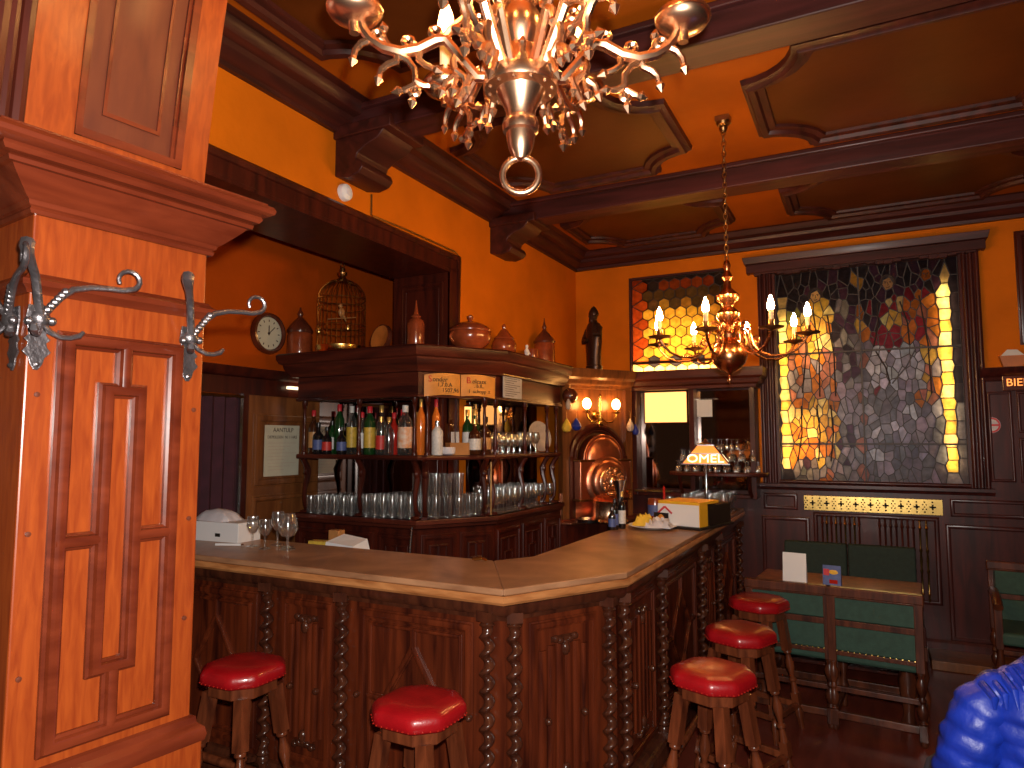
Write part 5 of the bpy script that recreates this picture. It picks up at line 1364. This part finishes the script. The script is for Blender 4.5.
# ================================================================ bar stools
def make_stool():
    t = thing('bar_stool', 'x', 'bar stool')
    hw = .155; ch = .075
    def octo(k): 
        a = hw * k; c = ch * k
        return [(-a, -a + c), (-a + c, -a), (a - c, -a), (a, -a + c), (a, a - c), (a - c, a), (-a + c, a), (-a, a - c)]
    rows = [(.90, .694), (.98, .697), (1.01, .706), (1.02, .720), (1.01, .735), (.965, .748), (.88, .757), (.75, .763), (.5, .766), (.25, .767)]
    b = MB(); vsx = []; fs = []
    for k, z in rows:
        o = octo(k)
        for i in range(8):   # rounded corners
            p, q, r_ = Vector(o[i - 1]), Vector(o[i]), Vector(o[(i + 1) % 8])
            vsx += [(*(q + (p - q) * .14), z), (*(q + ((p - q) + (r_ - q)) * .03), z), (*(q + (r_ - q) * .14), z)]
    N = 24
    for i in range(len(rows) - 1):
        for k in range(N): fs.append((i * N + k, i * N + (k + 1) % N, (i + 1) * N + (k + 1) % N, (i + 1) * N + k))
    fs.append(tuple(range(N))[::-1]); fs.append(tuple(range((len(rows) - 1) * N, len(rows) * N)))
    b.add(vsx, fs); st_ = b.build('seat', M['red'], t, smooth=75)
    b = MB()
    o = octo(1.012)
    for i in range(8):
        p, q = Vector(o[i]), Vector(o[(i + 1) % 8]); n_ = max(2, int((q - p).length / .022))
        for k in range(n_):
            c = p + (q - p) * ((k + .5) / n_); b.ball((c.x, c.y, .7045), .0034, 6, 4)
    b.build('seat_nails', M['g_red'], st_)
    b = MB().prism(octo(.82), .645, .697); b.build('seat_frame', M['leg'], t, bevel=.004, smooth=0)
    for sx, sy in ((-1, -1), (1, -1), (1, 1), (-1, 1)):
        top = Vector((sx * .090, sy * .090, .65)); bot = Vector((sx * .165, sy * .165, 0)); L = (bot - top).length
        X = T(*top) @ Vector((0, 0, -1)).rotation_difference((bot - top).normalized()).to_matrix().to_4x4()
        b = MB()
        b.box(-.023, .023, -.023, .023, -.20, 0, X=X); b.box(-.021, .021, -.021, .021, -.52, -.45, X=X)
        b.lathe([(.020, -.20), (.024, -.205), (.024, -.215), (.013, -.225), (.015, -.24), (.024, -.275), (.025, -.30), (.016, -.335), (.013, -.36), (.022, -.368), (.022, -.378), (.013, -.386), (.018, -.42), (.021, -.44), (.021, -.45)], 12, X)
        b.lathe([(.020, -.52), (.013, -.53), (.020, -.545), (.024, -.57), (.018, -.60), (.015, -L)], 12, X)
        b.build('leg', M['leg'], t, smooth=45)
    for k in range(4):
        X = RZ(R(90 * k)); r0 = .150
        MB().bar((-r0 + .01, -r0, .135), (r0 - .01, -r0, .135), .026, .034, X=X).build('stretcher', M['leg'], t, bevel=.004, smooth=0)
    return t
random.seed(3)
S0 = make_stool(); first = True
for x, y, rz, lab in ((-.61, 2.99, -.35, 'nearest of the three red leather bar stools at the right side of the counter'),
                      (-.61, 3.69, -.38, 'middle one of the three red leather bar stools in a row along the counter'),
                      (-.62, 4.43, -.33, 'farthest of the three red leather bar stools, in front of the green chairs'),
                      (-1.495, 2.145, -.02, 'red leather bar stool in front of the lozenge panel left of the counter corner'),
                      (-2.40, 2.145, .03, 'red leather bar stool beside the orange pillar at the left end of the counter')):
    if first: o = S0; first = False; o.location = (x, y, 0); o.rotation_euler = (0, 0, rz); o['label'] = lab
    else: o = copy_tree(S0, (x, y, 0), rz, lab)
    o['group'] = 'red leather bar stools'

# ================================================================ green chairs, table, bench
def make_chair(arms=False, h=.83):
    t = thing('upholstered_chair' if not arms else 'upholstered_armchair', 'x', 'chair' if not arms else 'armchair')
    w = .225
    for s in (-1, 1):
        b = MB().box(s * w - .022, s * w + .022, -.02, .022, .40, h - .05)
        b.box(s * w - .022, s * w + .022, -.02, .022, 0.03, .12)
        b.lathe([(.02, .12), (.026, .13), (.014, .14), (.026, .17), (.03, .20), (.014, .235), (.022, .25), (.012, .27), (.026, .31), (.03, .34), (.016, .37), (.022, .40)], 12, T(s * w, 0, 0)); b.lathe([(.016, 0), (.022, .015), (.02, .03)], 12, T(s * w, 0, 0))
        b.build('rear_leg', M['chair'], t, bevel=.003, smooth=45)
        b = MB().box(s * w - .022, s * w + .022, .40, .444, .36, .44 if not arms else .64)
        b.lathe([(.016, 0), (.022, .02), (.016, .05), (.028, .10), (.03, .14), (.014, .2), (.028, .26), (.018, .33), (.022, .37)], 12, T(s * w, .422, 0))
        b.build('front_leg', M['chair'], t, bevel=.003, smooth=45)
        MB().box(s * w - .014, s * w + .014, .02, .40, .08, .115).build('side_stretcher', M['chair'], t, bevel=.003, smooth=0)
        if arms:
            MB().tube([(s * w, 0, .66), (s * w, .12, .68), (s * w, .28, .675), (s * w, .42, .65), (s * w, .47, .63)], .024, 8, flat=1.2).build('arm_rest', M['chair'], t)
    b = MB().box(-w - .03, w + .03, -.026, .03, h - .055, h).box(-w - .03, w + .03, -.02, .026, h - .065, h - .05)
    b.build('top_rail', M['chair'], t, bevel=.012, smooth=0)
    MB().box(-w, w, -.018, .018, .605, .64).build('middle_rail', M['chair'], t, bevel=.003, smooth=0)
    MB().box(-w, w, -.018, .018, .435, .46).build('lower_rail', M['chair'], t, bevel=.003, smooth=0)
    MB().box(-w, w, -.012, .022, .64, h - .05).build('back_panel', M['green'], t, bevel=.008)
    MB().box(-w, w, -.012, .022, .46, .605).build('back_panel', M['green'], t, bevel=.008)
    MB().box(-w + .01, w - .01, .0, .45, .39, .47).build('seat', M['green'], t, bevel=.02, seg=3)
    b = MB()
    for k in range(14): b.ball((-w + .025 + k * (2 * w - .05) / 13, -.020, .462), .006, 6, 4)
    b.build('upholstery_nails', M['brass'], t)
    MB().box(-w, w, -.014, .014, .07, .11).build('rear_stretcher', M['chair'], t, bevel=.003, smooth=0)
    MB().box(-w, w, -.012, .012, .225, .255).build('rear_stretcher', M['chair'], t, bevel=.003, smooth=0)
    MB().box(-w, w, .41, .434, .09, .13).build('front_stretcher', M['chair'], t, bevel=.003, smooth=0)
    return t
c0 = make_chair(); c0.location = (-.478, 4.62, 0); c0.rotation_euler = (0, 0, R(-3)); c0['label'] = 'left of the two green upholstered chairs pushed against the wooden table'
c0['group'] = 'green chairs at the table'
copy_tree(c0, (-.008, 4.585, 0), R(-5), 'right of the two green upholstered chairs pushed against the wooden table', 'green chairs at the table')
copy_tree(c0, (.50, 2.30, 0), R(18), 'green upholstered chair under the person in the blue jacket', 'green chairs at the table')
ac = make_chair(True, .86); ac.location = (.96, 5.88, 0); ac.rotation_euler = (0, 0, R(176)); ac['label'] = 'green upholstered armchair cut by the right edge of the photo, by the wainscot'

t = thing('dining_table', 'wooden tavern table with pale brown top behind the two green chairs', 'table', (-.235, 5.12, 0), R(-4))
MB().box(-.50, .50, -.34, .36, .715, .745).build('tabletop', M['door'], t, bevel=.006, smooth=0)
MB().box(-.44, .44, -.28, .30, .64, .715).build('apron', M['chair'], t, bevel=.003, smooth=0)
for sx, sy in ((-1, -1), (1, -1), (1, 1), (-1, 1)):
    X = T(sx * .41, .01 + sy * .26, 0)
    MB().lathe([(.03, 0), (.04, .03), (.03, .07), (.03, .10), (.045, .2), (.05, .28), (.025, .36), (.045, .42), (.02, .46), (.03, .55), (.035, .60)], 14, X).box(-.035, .035, -.035, .035, .60, .66, X=X).build('leg', M['chair'], t, smooth=45)
b = MB().bar((-.41, .01, .12), (.41, .01, .12), .04, .05); b.bar((-.41, -.25, .12), (-.41, .27, .12), .04, .05); b.bar((.41, -.25, .12), (.41, .27, .12), .04, .05)
b.build('stretcher', M['chair'], t, bevel=.004, smooth=0)
t = thing('menu_card', 'plain white folded menu card standing on the table at its left', 'menu card', (-.475, 5.06, .745), R(-6))
MB().add([(-.075, 0, 0), (.075, 0, 0), (.075, .02, .195), (-.075, .02, .195), (-.075, .05, 0), (.075, .05, 0)], [(0, 1, 2, 3), (4, 3, 2, 5), (0, 3, 4), (1, 5, 2), (0, 4, 5, 1)]).build('folded_card', M['white'], t, smooth=0)
t = thing('picture_card', 'small dark folded card with colourful drink picture standing on the table', 'menu card', (-.245, 5.03, .745), R(-8))
MB().add([(-.055, 0, 0), (.055, 0, 0), (.055, .015, .135), (-.055, .015, .135), (-.055, .045, 0), (.055, .045, 0)], [(0, 1, 2, 3), (4, 3, 2, 5), (0, 3, 4), (1, 5, 2), (0, 4, 5, 1)]).build('folded_card', M['lab_blu'], t, smooth=0)
PX = Matrix(((1, 0, 0, 0), (0, 0, -1, 0), (0, 1, 0, 0), (0, 0, 0, 1)))
b = MB().lathe([(.006, 0), (.028, .02), (.032, .045), (.018, .06), (.002, .062)], 14, T(.01, .002 + .009, .045) @ Matrix.Diagonal((1, .08, 1, 1))); b.build('picture_drink', M['yellow'], t)
MB().box(-.015, .035, .0, .004, .02, .045).build('picture_cup', M['g_red'], t, smooth=0); MB().box(-.05, -.015, .006, .011, .07, .11).build('picture_flower', M['sticker_r'], t, smooth=0); MB().box(-.05, .03, -.001, .002, .004, .009).build('picture_caption', M['white'], t, smooth=0)
t = thing('wall_bench', 'dark green upholstered bench against the radiator screen behind the table', 'bench', (-.17, 6.05, 0))
MB().box(-.50, .48, -.40, .10, .05, .40).build('bench_base', M['dark'], t, bevel=.006, smooth=0)
MB().box(-.49, .47, -.42, .08, .40, .48).build('seat_cushion', M['green_d'], t, bevel=.02)
for x0, x1, z1 in ((-.47, -.012, .885), (-.002, .46, .885)): MB().box(x0, x1, .03, .10, .48, z1).build('back_cushion', M['green_d'], t, bevel=.012)

# ---------------------------------------------------------------- right hand wall things
t = thing('no_smoking_sticker', 'round red and white no smoking sticker on the wainscot right of the large window', 'sticker', (.925, YB - .031, 1.83))
t.location = (.86, YB - .031, 1.82)
SX = RX(R(90))
MB().lathe([(.001, 0), (.062, 0), (.062, .002), (.001, .002)], 26, SX, caps=False).build('white_disc', M['cloth'], t)
MB().lathe([(.047, .0022), (.060, .0022), (.060, .003), (.047, .003)], 26, SX, caps=False).build('red_ring', M['sticker_r'], t)
MB().box(-.05, .05, -.004, -.002, -.008, .008).build('red_bar', M['sticker_r'], t, smooth=0)
t = thing('beer_sign', 'dark board sign with glowing orange capital letters below the right wall ledge', 'sign', (1.16, YB - .06, 2.145))
MB().box(-.22, .32, -.02, .0, -.062, .055).build('sign_board', M['terra_d'], t, bevel=.006, smooth=0)
text('sign_letters', 'BIER', .082, M['neon'], textX(face_m(0, YB - .0805, 1, 0), .962, 0, 2.143), t, .003, 'LEFT')
MB().box(-.20, -.17, .0, .03, -.03, .03).build('bracket', M['iron'], t, smooth=0)
t = thing('terracotta_bowl', 'orange terracotta bowl with white folded napkins on the right wall ledge', 'bowl', (1.03, YB - .05, 2.266))
t.location = (1.015, YB - .055, 2.268)
b = MB().prism([(-.06, -.03), (.06, -.03), (.06, .03), (-.06, .03)], 0, .004); b.add([(-.06, -.03, 0), (.06, -.03, 0), (.06, .03, 0), (-.06, .03, 0), (-.085, -.04, .085), (.085, -.04, .085), (.085, .04, .085), (-.085, .04, .085)], [(3, 2, 1, 0), (0, 1, 5, 4), (1, 2, 6, 5), (2, 3, 7, 6), (3, 0, 4, 7)])
b.build('bowl_body', M['plate_o'], t, smooth=0)
MB().add([(-.08, -.036, .078), (.08, -.036, .078), (.08, .036, .078), (-.08, .036, .078), (-.03, -.01, .135), (.035, -.012, .13), (.03, .015, .135), (-.035, .014, .128)], [(0, 1, 5, 4), (1, 2, 6, 5), (2, 3, 7, 6), (3, 0, 4, 7), (4, 5, 6, 7), (3, 2, 1, 0)]).build('napkins', M['white'], t, smooth=0)
t = thing('dark_picture', 'large dark framed picture on the ochre wall at the right edge of the photo', 'picture', (1.5, YB, 2.9))
MB().frame(face_m(0, 0, 1, 0), -.42, .42, -.46, .44, .06, .03).build('picture_frame', M['dark'], t); MB().box(-.38, .38, -.012, 0, -.42, .40).build('canvas', M['g_brown'], t, smooth=0)
t = thing('wall_coat_rack', 'black iron wall hook on the wainscot below the glowing letters', 'coat hook', (1.17, YB - .045, 2.0))
MB().box(-.012, .012, -.006, .012, -.08, .08).tube([(0, -.005, .03), (0, -.05, .03), (0, -.08, .06), (0, -.075, .09)], .007, 8).tube([(0, -.005, -.04), (0, -.04, -.05), (0, -.05, -.03)], .006, 8).build('hook_body', M['iron'], t)
t = tag(MB().ball((.31, 6.33, .092), (.045, .035, .022), 10, 6).build('crumpled_paper', M['paper']), 'small crumpled pale paper lying on the low step by the wall', 'paper')

# ================================================================ near chandelier (gothic, six arms)
ch = thing('gothic_chandelier', 'large copper-gold gothic chandelier with six thorny arms, cut by the top edge of the photo', 'chandelier', (-.69, 1.375, 2.26))
def Z(z): return z - 2.26
b = MB().lathe([(0.0007, Z(2.345)), (0.0150, Z(2.35)), (0.0272, Z(2.372)), (0.0326, Z(2.395)), (0.0340, Z(2.412)), (0.0408, Z(2.416)), (0.0435, Z(2.43)), (0.0394, Z(2.445)), (0.0326, Z(2.45)), (0.0354, Z(2.468)), (0.0510, Z(2.5)), (0.0578, Z(2.512)), (0.0850, Z(2.516)), (0.0884, Z(2.524)), (0.0857, Z(2.545)), (0.0646, Z(2.55)), (0.0530, Z(2.556)), (0.0503, Z(2.59)), (0.0449, Z(2.596)), (0.0428, Z(2.615)), (0.0326, Z(2.622)), (0.0367, Z(2.632)), (0.0476, Z(2.65)), (0.0503, Z(2.675)), (0.0462, Z(2.7)), (0.0354, Z(2.715)), (0.0340, Z(2.73)), (0.0340, Z(3.05)), (0.0442, Z(3.07)), (0.0340, Z(3.1)), (0.0200, Z(3.14)), (0.0150, Z(3.2))], 28, caps=False)
for k in range(12):      # flutes of the stem
    a = R(30 * k); b.tube([((.034 * math.cos(a)), .034 * math.sin(a), Z(2.73)), (.034 * math.cos(a), .034 * math.sin(a), Z(3.04))], .0065, 6)
b.build('turned_stem', M['copper_c'], ch)
for k in range(6):
    a = R(60 * k)
    MB().lathe([(.010, Z(2.543)), (.012, Z(2.56)), (.007, Z(2.575)), (.011, Z(2.59)), (.003, Z(2.605))], 8, T(.072 * math.cos(a), .072 * math.sin(a), 0)).build('rim_finial', M['copper_c'], ch)
    for q in (15, 45):
        MB().ball((.074 * math.cos(a + R(q)), .074 * math.sin(a + R(q)), Z(2.514)), .005, 7, 5).build('rim_stud', M['copper_c'], ch)
MB().tube([(.042 * math.cos(R(15 * k)), 0, Z(2.312) + .042 * math.sin(R(15 * k))) for k in range(24)], .0085, 10, closed=True, X=RZ(R(25))).build('ring_pull', M['copper_c'], ch)
b = MB()
for i in range(11):
    z = 3.2 + i * .033; X = T(0, 0, Z(z)) @ RZ(R(90 * (i % 2)))
    b.tube([(.012 * math.cos(R(45 * k)), 0, .022 * math.sin(R(45 * k))) for k in range(8)], .004, 6, closed=True, X=X)
b.lathe([(.04, Z(3.56)), (.05, Z(3.58))], 14); b.build('chain', M['brass_d'], ch)
def thorn_arm():
    # tracery in the plane x outwards, z up, rooted at the hub rim
    b = MB()
    main = [(.06, .285), (.10, .285), (.15, .345), (.175, .375), (.20, .372), (.24, .350), (.28, .342), (.32, .352), (.350, .372), (.365, .392), (.375, .415), (.385, .43)]
    b.tube([(x, 0, z) for x, z in main], [.013, .013, .012, .013, .014, .014, .014, .013, .012, .012, .012, .014], 8)
    up = [(.055, .30), (.085, .36), (.11, .41), (.135, .43), (.16, .405), (.178, .378)]
    b.tube([(x, 0, z) for x, z in up], [.012, .012, .011, .010, .010, .011], 7)
    def loop(x, z, r=.012): b.tube([(x + r * math.cos(R(45 * k)), 0, z + r * math.sin(R(45 * k))) for k in range(8)], .0075, 6, closed=True)
    for x, z in ((.20, .392), (.262, .366), (.333, .380), (.098, .425), (.125, .446)): loop(x, z)
    def twig(p, r0=.0095):
        b.tube([(x, 0, z) for x, z in p], [r0 - .0025 * i / (len(p) - 1) for i in range(len(p))], 7)
        x, z = p[-1]; x0, z0 = p[-2]; d = Vector((x - x0, 0, z - z0)).normalized()
        b.tube([(x, 0, z), (x + d.x * .010, 0, z + d.z * .010), (x + d.x * .026, 0, z + d.z * .026)], [.006, .012, .002], 6)
    twig([(.35, .372), (.372, .362), (.385, .345), (.388, .33)])
    twig([(.285, .342), (.29, .32), (.310, .312), (.325, .298), (.328, .285)])
    twig([(.285, .335), (.262, .322), (.246, .300), (.245, .265), (.250, .232)])
    twig([(.235, .350), (.238, .325), (.222, .312), (.205, .305)])
    twig([(.245, .272), (.225, .262), (.212, .262)]); twig([(.247, .262), (.266, .252), (.275, .250)])
    loop(.247, .248, .010)
    twig([(.15, .345), (.158, .32), (.150, .290), (.156, .262)]); twig([(.156, .285), (.175, .272), (.18, .258)]); twig([(.152, .30), (.132, .285), (.128, .268)])
    twig([(.11, .40), (.128, .385), (.130, .365)]); twig([(.12, .288), (.13, .262), (.142, .235)])
    twig([(.30, .348), (.315, .372), (.318, .39)], .006)
    return b.build('thorny_arm', M['copper_c'], ch)
for k in range(6):
    X = RZ(R(30 + 60 * k))
    if k == 0: arm = thorn_arm(); o = arm
    else: o = arm.copy(); COL.objects.link(o); o.parent = ch
    o.matrix_basis = X
    c = MB().lathe([(.012, .40), (.014, .425), (.030, .43), (.055, .44), (.066, .455), (.066, .462), (.060, .474), (.040, .482), (.022, .484), (.020, .50), (.024, .505), (.020, .512)], 20, T(.388, 0, -.015)).build('drip_cup', M['copper_c'], o)
    b = MB()
    MB().lathe([(.017, .49), (.0175, .60), (.016, .605)], 12, T(.388, 0, -.015)).build('candle_sleeve', M['candle'], o)
    MB().lathe([(.012, .60), (.020, .615), (.024, .64), (.018, .675), (.008, .70), (.002, .712)], 12, T(.388, 0, -.015)).build('bulb', M['bulb'], o)

# ================================================================ brass chandelier further back (ball and eight arms)
c2 = thing('brass_chandelier', 'polished brass ball chandelier with eight lit candle bulbs hanging on a chain', 'chandelier', (-.68, 3.99, 2.09))
def Y(z): return z - 2.09
MB().lathe([(.001, Y(2.02)), (.008, Y(2.03)), (.010, Y(2.05)), (.006, Y(2.07)), (.014, Y(2.078)), (.02, Y(2.085)), (.055, Y(2.10)), (.088, Y(2.135)), (.100, Y(2.18)), (.088, Y(2.228)), (.055, Y(2.262)), (.035, Y(2.272)), (.05, Y(2.28)), (.055, Y(2.30)), (.032, Y(2.315)), (.028, Y(2.35)), (.045, Y(2.37)), (.062, Y(2.395)), (.066, Y(2.42)), (.050, Y(2.44)), (.028, Y(2.46)), (.034, Y(2.475)), (.062, Y(2.50)), (.066, Y(2.525)), (.04, Y(2.55)), (.022, Y(2.57)), (.018, Y(2.61)), (.032, Y(2.63)), (.024, Y(2.65)), (.014, Y(2.67)), (.022, Y(2.70)), (.014, Y(2.725)), (.004, Y(2.735))], 24).build('baluster_stem', M['copper_l'], c2)
b = MB(); z = 2.73
i = 0
while z < 3.50:
    X = T(0, 0, Y(z) + .012) @ RZ(R(90 * (i % 2)))
    b.tube([(.011 * math.cos(R(45 * k)), 0, .020 * math.sin(R(45 * k))) for k in range(8)], .0035, 5, closed=True, X=X); z += .031; i += 1
b.build('chain', M['brass_d'], c2)
MB().lathe([(.012, Y(3.49)), (.02, Y(3.50)), (.025, Y(3.515)), (.018, Y(3.525)), (.035, Y(3.535)), (.04, Y(3.55))], 14).box(-.04, .04, -.04, .04, Y(3.55), Y(3.58)).build('ceiling_cup', M['brass_d'], c2, smooth=40)
def s_arm():
    p = [(.05, .215), (.075, .245), (.11, .235), (.125, .19), (.135, .145), (.17, .10), (.23, .075), (.30, .075), (.36, .10), (.40, .14), (.42, .175)]
    b = MB().tube([(x, 0, z) for x, z in p], .0075, 8)
    b.tube([(.09 + .028 * math.cos(R(a)), 0, .255 + .028 * math.sin(R(a))) for a in range(-60, 250, 30)], .0055, 7)
    b.tube([(.145 + .024 * math.cos(R(a)), 0, .165 + .024 * math.sin(R(a))) for a in range(-120, 140, 30)], .005, 7)
    return b.build('curved_arm', M['copper_l'], c2)
for k in range(8):
    if k == 0: a2 = s_arm(); o = a2
    else: o = a2.copy(); COL.objects.link(o); o.parent = c2
    o.matrix_basis = RZ(R(39.4 + 45 * k))
    MB().lathe([(.006, .165), (.02, .175), (.06, .182), (.064, .188), (.02, .192), (.014, .205), (.016, .225)], 16, T(.42, 0, 0)).build('drip_pan', M['brass_d'], o)
    MB().lathe([(.012, .22), (.0125, .275)], 10, T(.42, 0, 0)).build('candle_sleeve', M['candle'], o)
    MB().lathe([(.010, .272), (.017, .285), (.019, .30), (.013, .325), (.003, .352)], 10, T(.42, 0, 0)).build('bulb', M['bulb_s'], o)
t = None

# ================================================================ person in the blue padded jacket, seated at the lower right
pe = thing('person', 'person seated at lower right in a shiny blue padded jacket, cut by the frame', 'person', (.458, 2.395, .055), R(18))
# body: local +y is where the person faces, left shoulder at -x
J = {'pelvis': (0, .02, .52, .13), 'waist': (0, .0, .66, .125), 'chest': (0, -.01, .84, .145), 'upper': (0, -.01, .95, .075), 'neck': (.04, .0, 1.07, .058), 'chin': (.09, .02, 1.14, .062), 'head': (.12, .03, 1.22, .088), 'crown': (.135, .02, 1.285, .068)}
V = []; E_ = []; RR = []
def jv(p, r): V.append(p); RR.append(r); return len(V) - 1
ids = {k: jv(v[:3], v[3]) for k, v in J.items()}
for a, c in (('pelvis', 'waist'), ('waist', 'chest'), ('chest', 'upper'), ('upper', 'neck'), ('neck', 'chin'), ('chin', 'head'), ('head', 'crown')): E_.append((ids[a], ids[c]))
for s in (-1, 1):
    a = jv((s * .18, 0, .94), .042); c = jv((s * .25, .03, .72), .048); d = jv((s * .17, .24, .665), .034); e = jv((s * .13, .31, .665), .034); f_ = jv((s * .11, .37, .665), .022)
    E_ += [(ids['upper'], a), (a, c), (c, d), (d, e), (e, f_)]
    for k in range(4):
        g1 = jv((s * (.085 + .019 * k), .405 - .004 * abs(k - 1.5), .668), .0095); g2 = jv((s * (.085 + .019 * k), .44 - .006 * abs(k - 1.5), .655), .009); E_ += [(f_, g1), (g1, g2)]
    g1 = jv((s * .085, .35, .66), .011); g2 = jv((s * .062, .385, .655), .010); E_ += [(e, g1), (g1, g2)]
    h = jv((s * .10, .06, .53), .095); k_ = jv((s * .13, .44, .54), .068); an = jv((s * .13, .46, .09), .042); to = jv((s * .14, .60, .04), .036)
    E_ += [(ids['pelvis'], h), (h, k_), (k_, an), (an, to)]
me = bpy.data.meshes.new('body'); me.from_pydata(V, E_, []); body = bpy.data.objects.new('body', me); COL.objects.link(body); body.parent = pe
me.materials.append(M['skin'])
sk = body.modifiers.new('skin', 'SKIN'); sk.use_smooth_shade = True
for i, r_ in enumerate(RR): me.skin_vertices[0].data[i].radius = (r_, r_)
me.skin_vertices[0].data[ids['pelvis']].use_root = True
body.modifiers.new('sub', 'SUBSURF').levels = 1; body.modifiers['sub'].render_levels = 2
HX = T(.12, 0, 0)
b = MB().ball((0, .125, 1.205), (.014, .022, .024), 8, 6)
for s in (-1, 1): b.ball((s * .032, .108, 1.225), (.013, .010, .009), 8, 6).ball((s * .09, .03, 1.215), (.012, .022, .032), 8, 6)
b.ball((0, .105, 1.165), (.026, .012, .008), 8, 6)
b.v = [HX @ p for p in b.v]; b.build('facial_features', M['skin'], pe)
b = MB().ball((0, .0, 1.255), (.098, .108, .092), 16, 10).ball((0, -.03, 1.19), (.085, .075, .08), 14, 8); b.v = [HX @ p for p in b.v]; b.build('hair', M['hair'], pe)
# padded jacket: rows of quilting round torso and sleeves
def quilt(rows, n=30, pitch=.05, amp=.007, X=None):
    # rows: (centre, rx, ry) followed along z or along a limb
    b = MB(); vsx = []; fs = []; N = len(rows)
    for i, (c, ax, ay, rx, ry, l) in enumerate(rows):
        k = abs(math.sin(PI * l / pitch)) ** .6 * amp
        for j in range(n):
            a = 2 * PI * j / n; wob = .004 * math.sin(7 * a + l * 60)
            vsx.append(Vector(c) + Vector(ax) * ((rx + k + wob) * math.cos(a)) + Vector(ay) * ((ry + k + wob) * math.sin(a)))
    for i in range(N - 1):
        for j in range(n): fs.append((i * n + j, i * n + (j + 1) % n, (i + 1) * n + (j + 1) % n, (i + 1) * n + j))
    fs.append(tuple(range(n))[::-1]); fs.append(tuple(range((N - 1) * n, N * n)))
    return b.add(vsx, fs)
def lerp(tab, t_):
    for (a, va), (c, vc) in zip(tab, tab[1:]):
        if a <= t_ <= c:
            k = (t_ - a) / (c - a); return [x + (y - x) * k for x, y in zip(va, vc)]
    return tab[-1][1]
tab = [(.46, (.185, .15, .02)), (.62, (.19, .145, .0)), (.80, (.205, .15, -.01)), (.92, (.215, .14, -.015)), (.985, (.19, .115, -.015)), (1.02, (.14, .095, -.01)), (1.045, (.095, .085, 0))]
rows = []
for i in range(90):
    z = .46 + (1.045 - .46) * i / 89; rx, ry, oy = lerp(tab, z); rows.append(((0, oy, z), (1, 0, 0), (0, 1, 0), rx, ry, z if z < .94 else .94))
quilt(rows, 36).build('jacket', M['blue'], pe, smooth=60)
def limb(pts, rs, n=24):
    P = [Vector(p) for p in pts]; L = [0]
    for a, c in zip(P, P[1:]): L.append(L[-1] + (c - a).length)
    rows = []; S = 80
    for i in range(S + 1):
        l = L[-1] * i / S; tabp = [(l_, tuple(p)) for l_, p in zip(L, P)]; p = Vector(lerp(tabp, l)); q = Vector(lerp(tabp, min(L[-1], l + .03))); o = Vector(lerp(tabp, max(0, l - .03)))
        t_ = (q - o).normalized(); ax = t_.cross(Vector((0, 1, .2))).normalized(); ay = ax.cross(t_).normalized(); r_ = lerp([(l_, (v,)) for l_, v in zip(L, rs)], l)[0]
        rows.append((p, ax, ay, r_, r_, l))
    return quilt(rows, n, .052, .008)
for s in (-1, 1):
    limb([(s * .10, -.01, .985), (s * .165, -.005, .962), (s * .215, .0, .905), (s * .242, .01, .82), (s * .262, .03, .72), (s * .235, .11, .68), (s * .17, .25, .665)], [.042, .052, .066, .070, .066, .06, .05]).build('jacket_sleeve', M['blue'], pe, smooth=60)
b = MB()
for k in range(6):    # stitched shoulder ribs
    for s in (-1, 1):
        x = s * (.10 + .024 * k); b.tube([(x, -.125 + .01 * k, .955 - .004 * k), (x, -.08, 1.018 - .011 * k), (x, -.02, 1.046 - .013 * k), (x, .04, 1.02 - .012 * k), (x, .085, .97 - .005 * k)], [.004, .010, .011, .010, .004], 8)
b.build('shoulder_ribs', M['blue'], pe)
rows = []
for i in range(30):
    z = 1.0 + .125 * i / 29; rr = .108 - .010 * math.sin(PI * i / 29); rows.append(((.02 + .05 * i / 29, .0, z), (1, 0, 0), (0, 1, 0), rr, rr * .95, i * .0018))
quilt(rows, 30, .0261, .010).build('jacket_collar', M['blue'], pe, smooth=60)
for s in (-1, 1):
    limb([(s * .09, .05, .535), (s * .125, .40, .55), (s * .132, .455, .50), (s * .13, .46, .12)], [.098, .08, .075, .055], 18).build('trouser_leg', M['denim'], pe, smooth=60)
    MB().ball((s * .135, .53, .045), (.05, .13, .045), 12, 8).build('shoe', M['black'], pe)
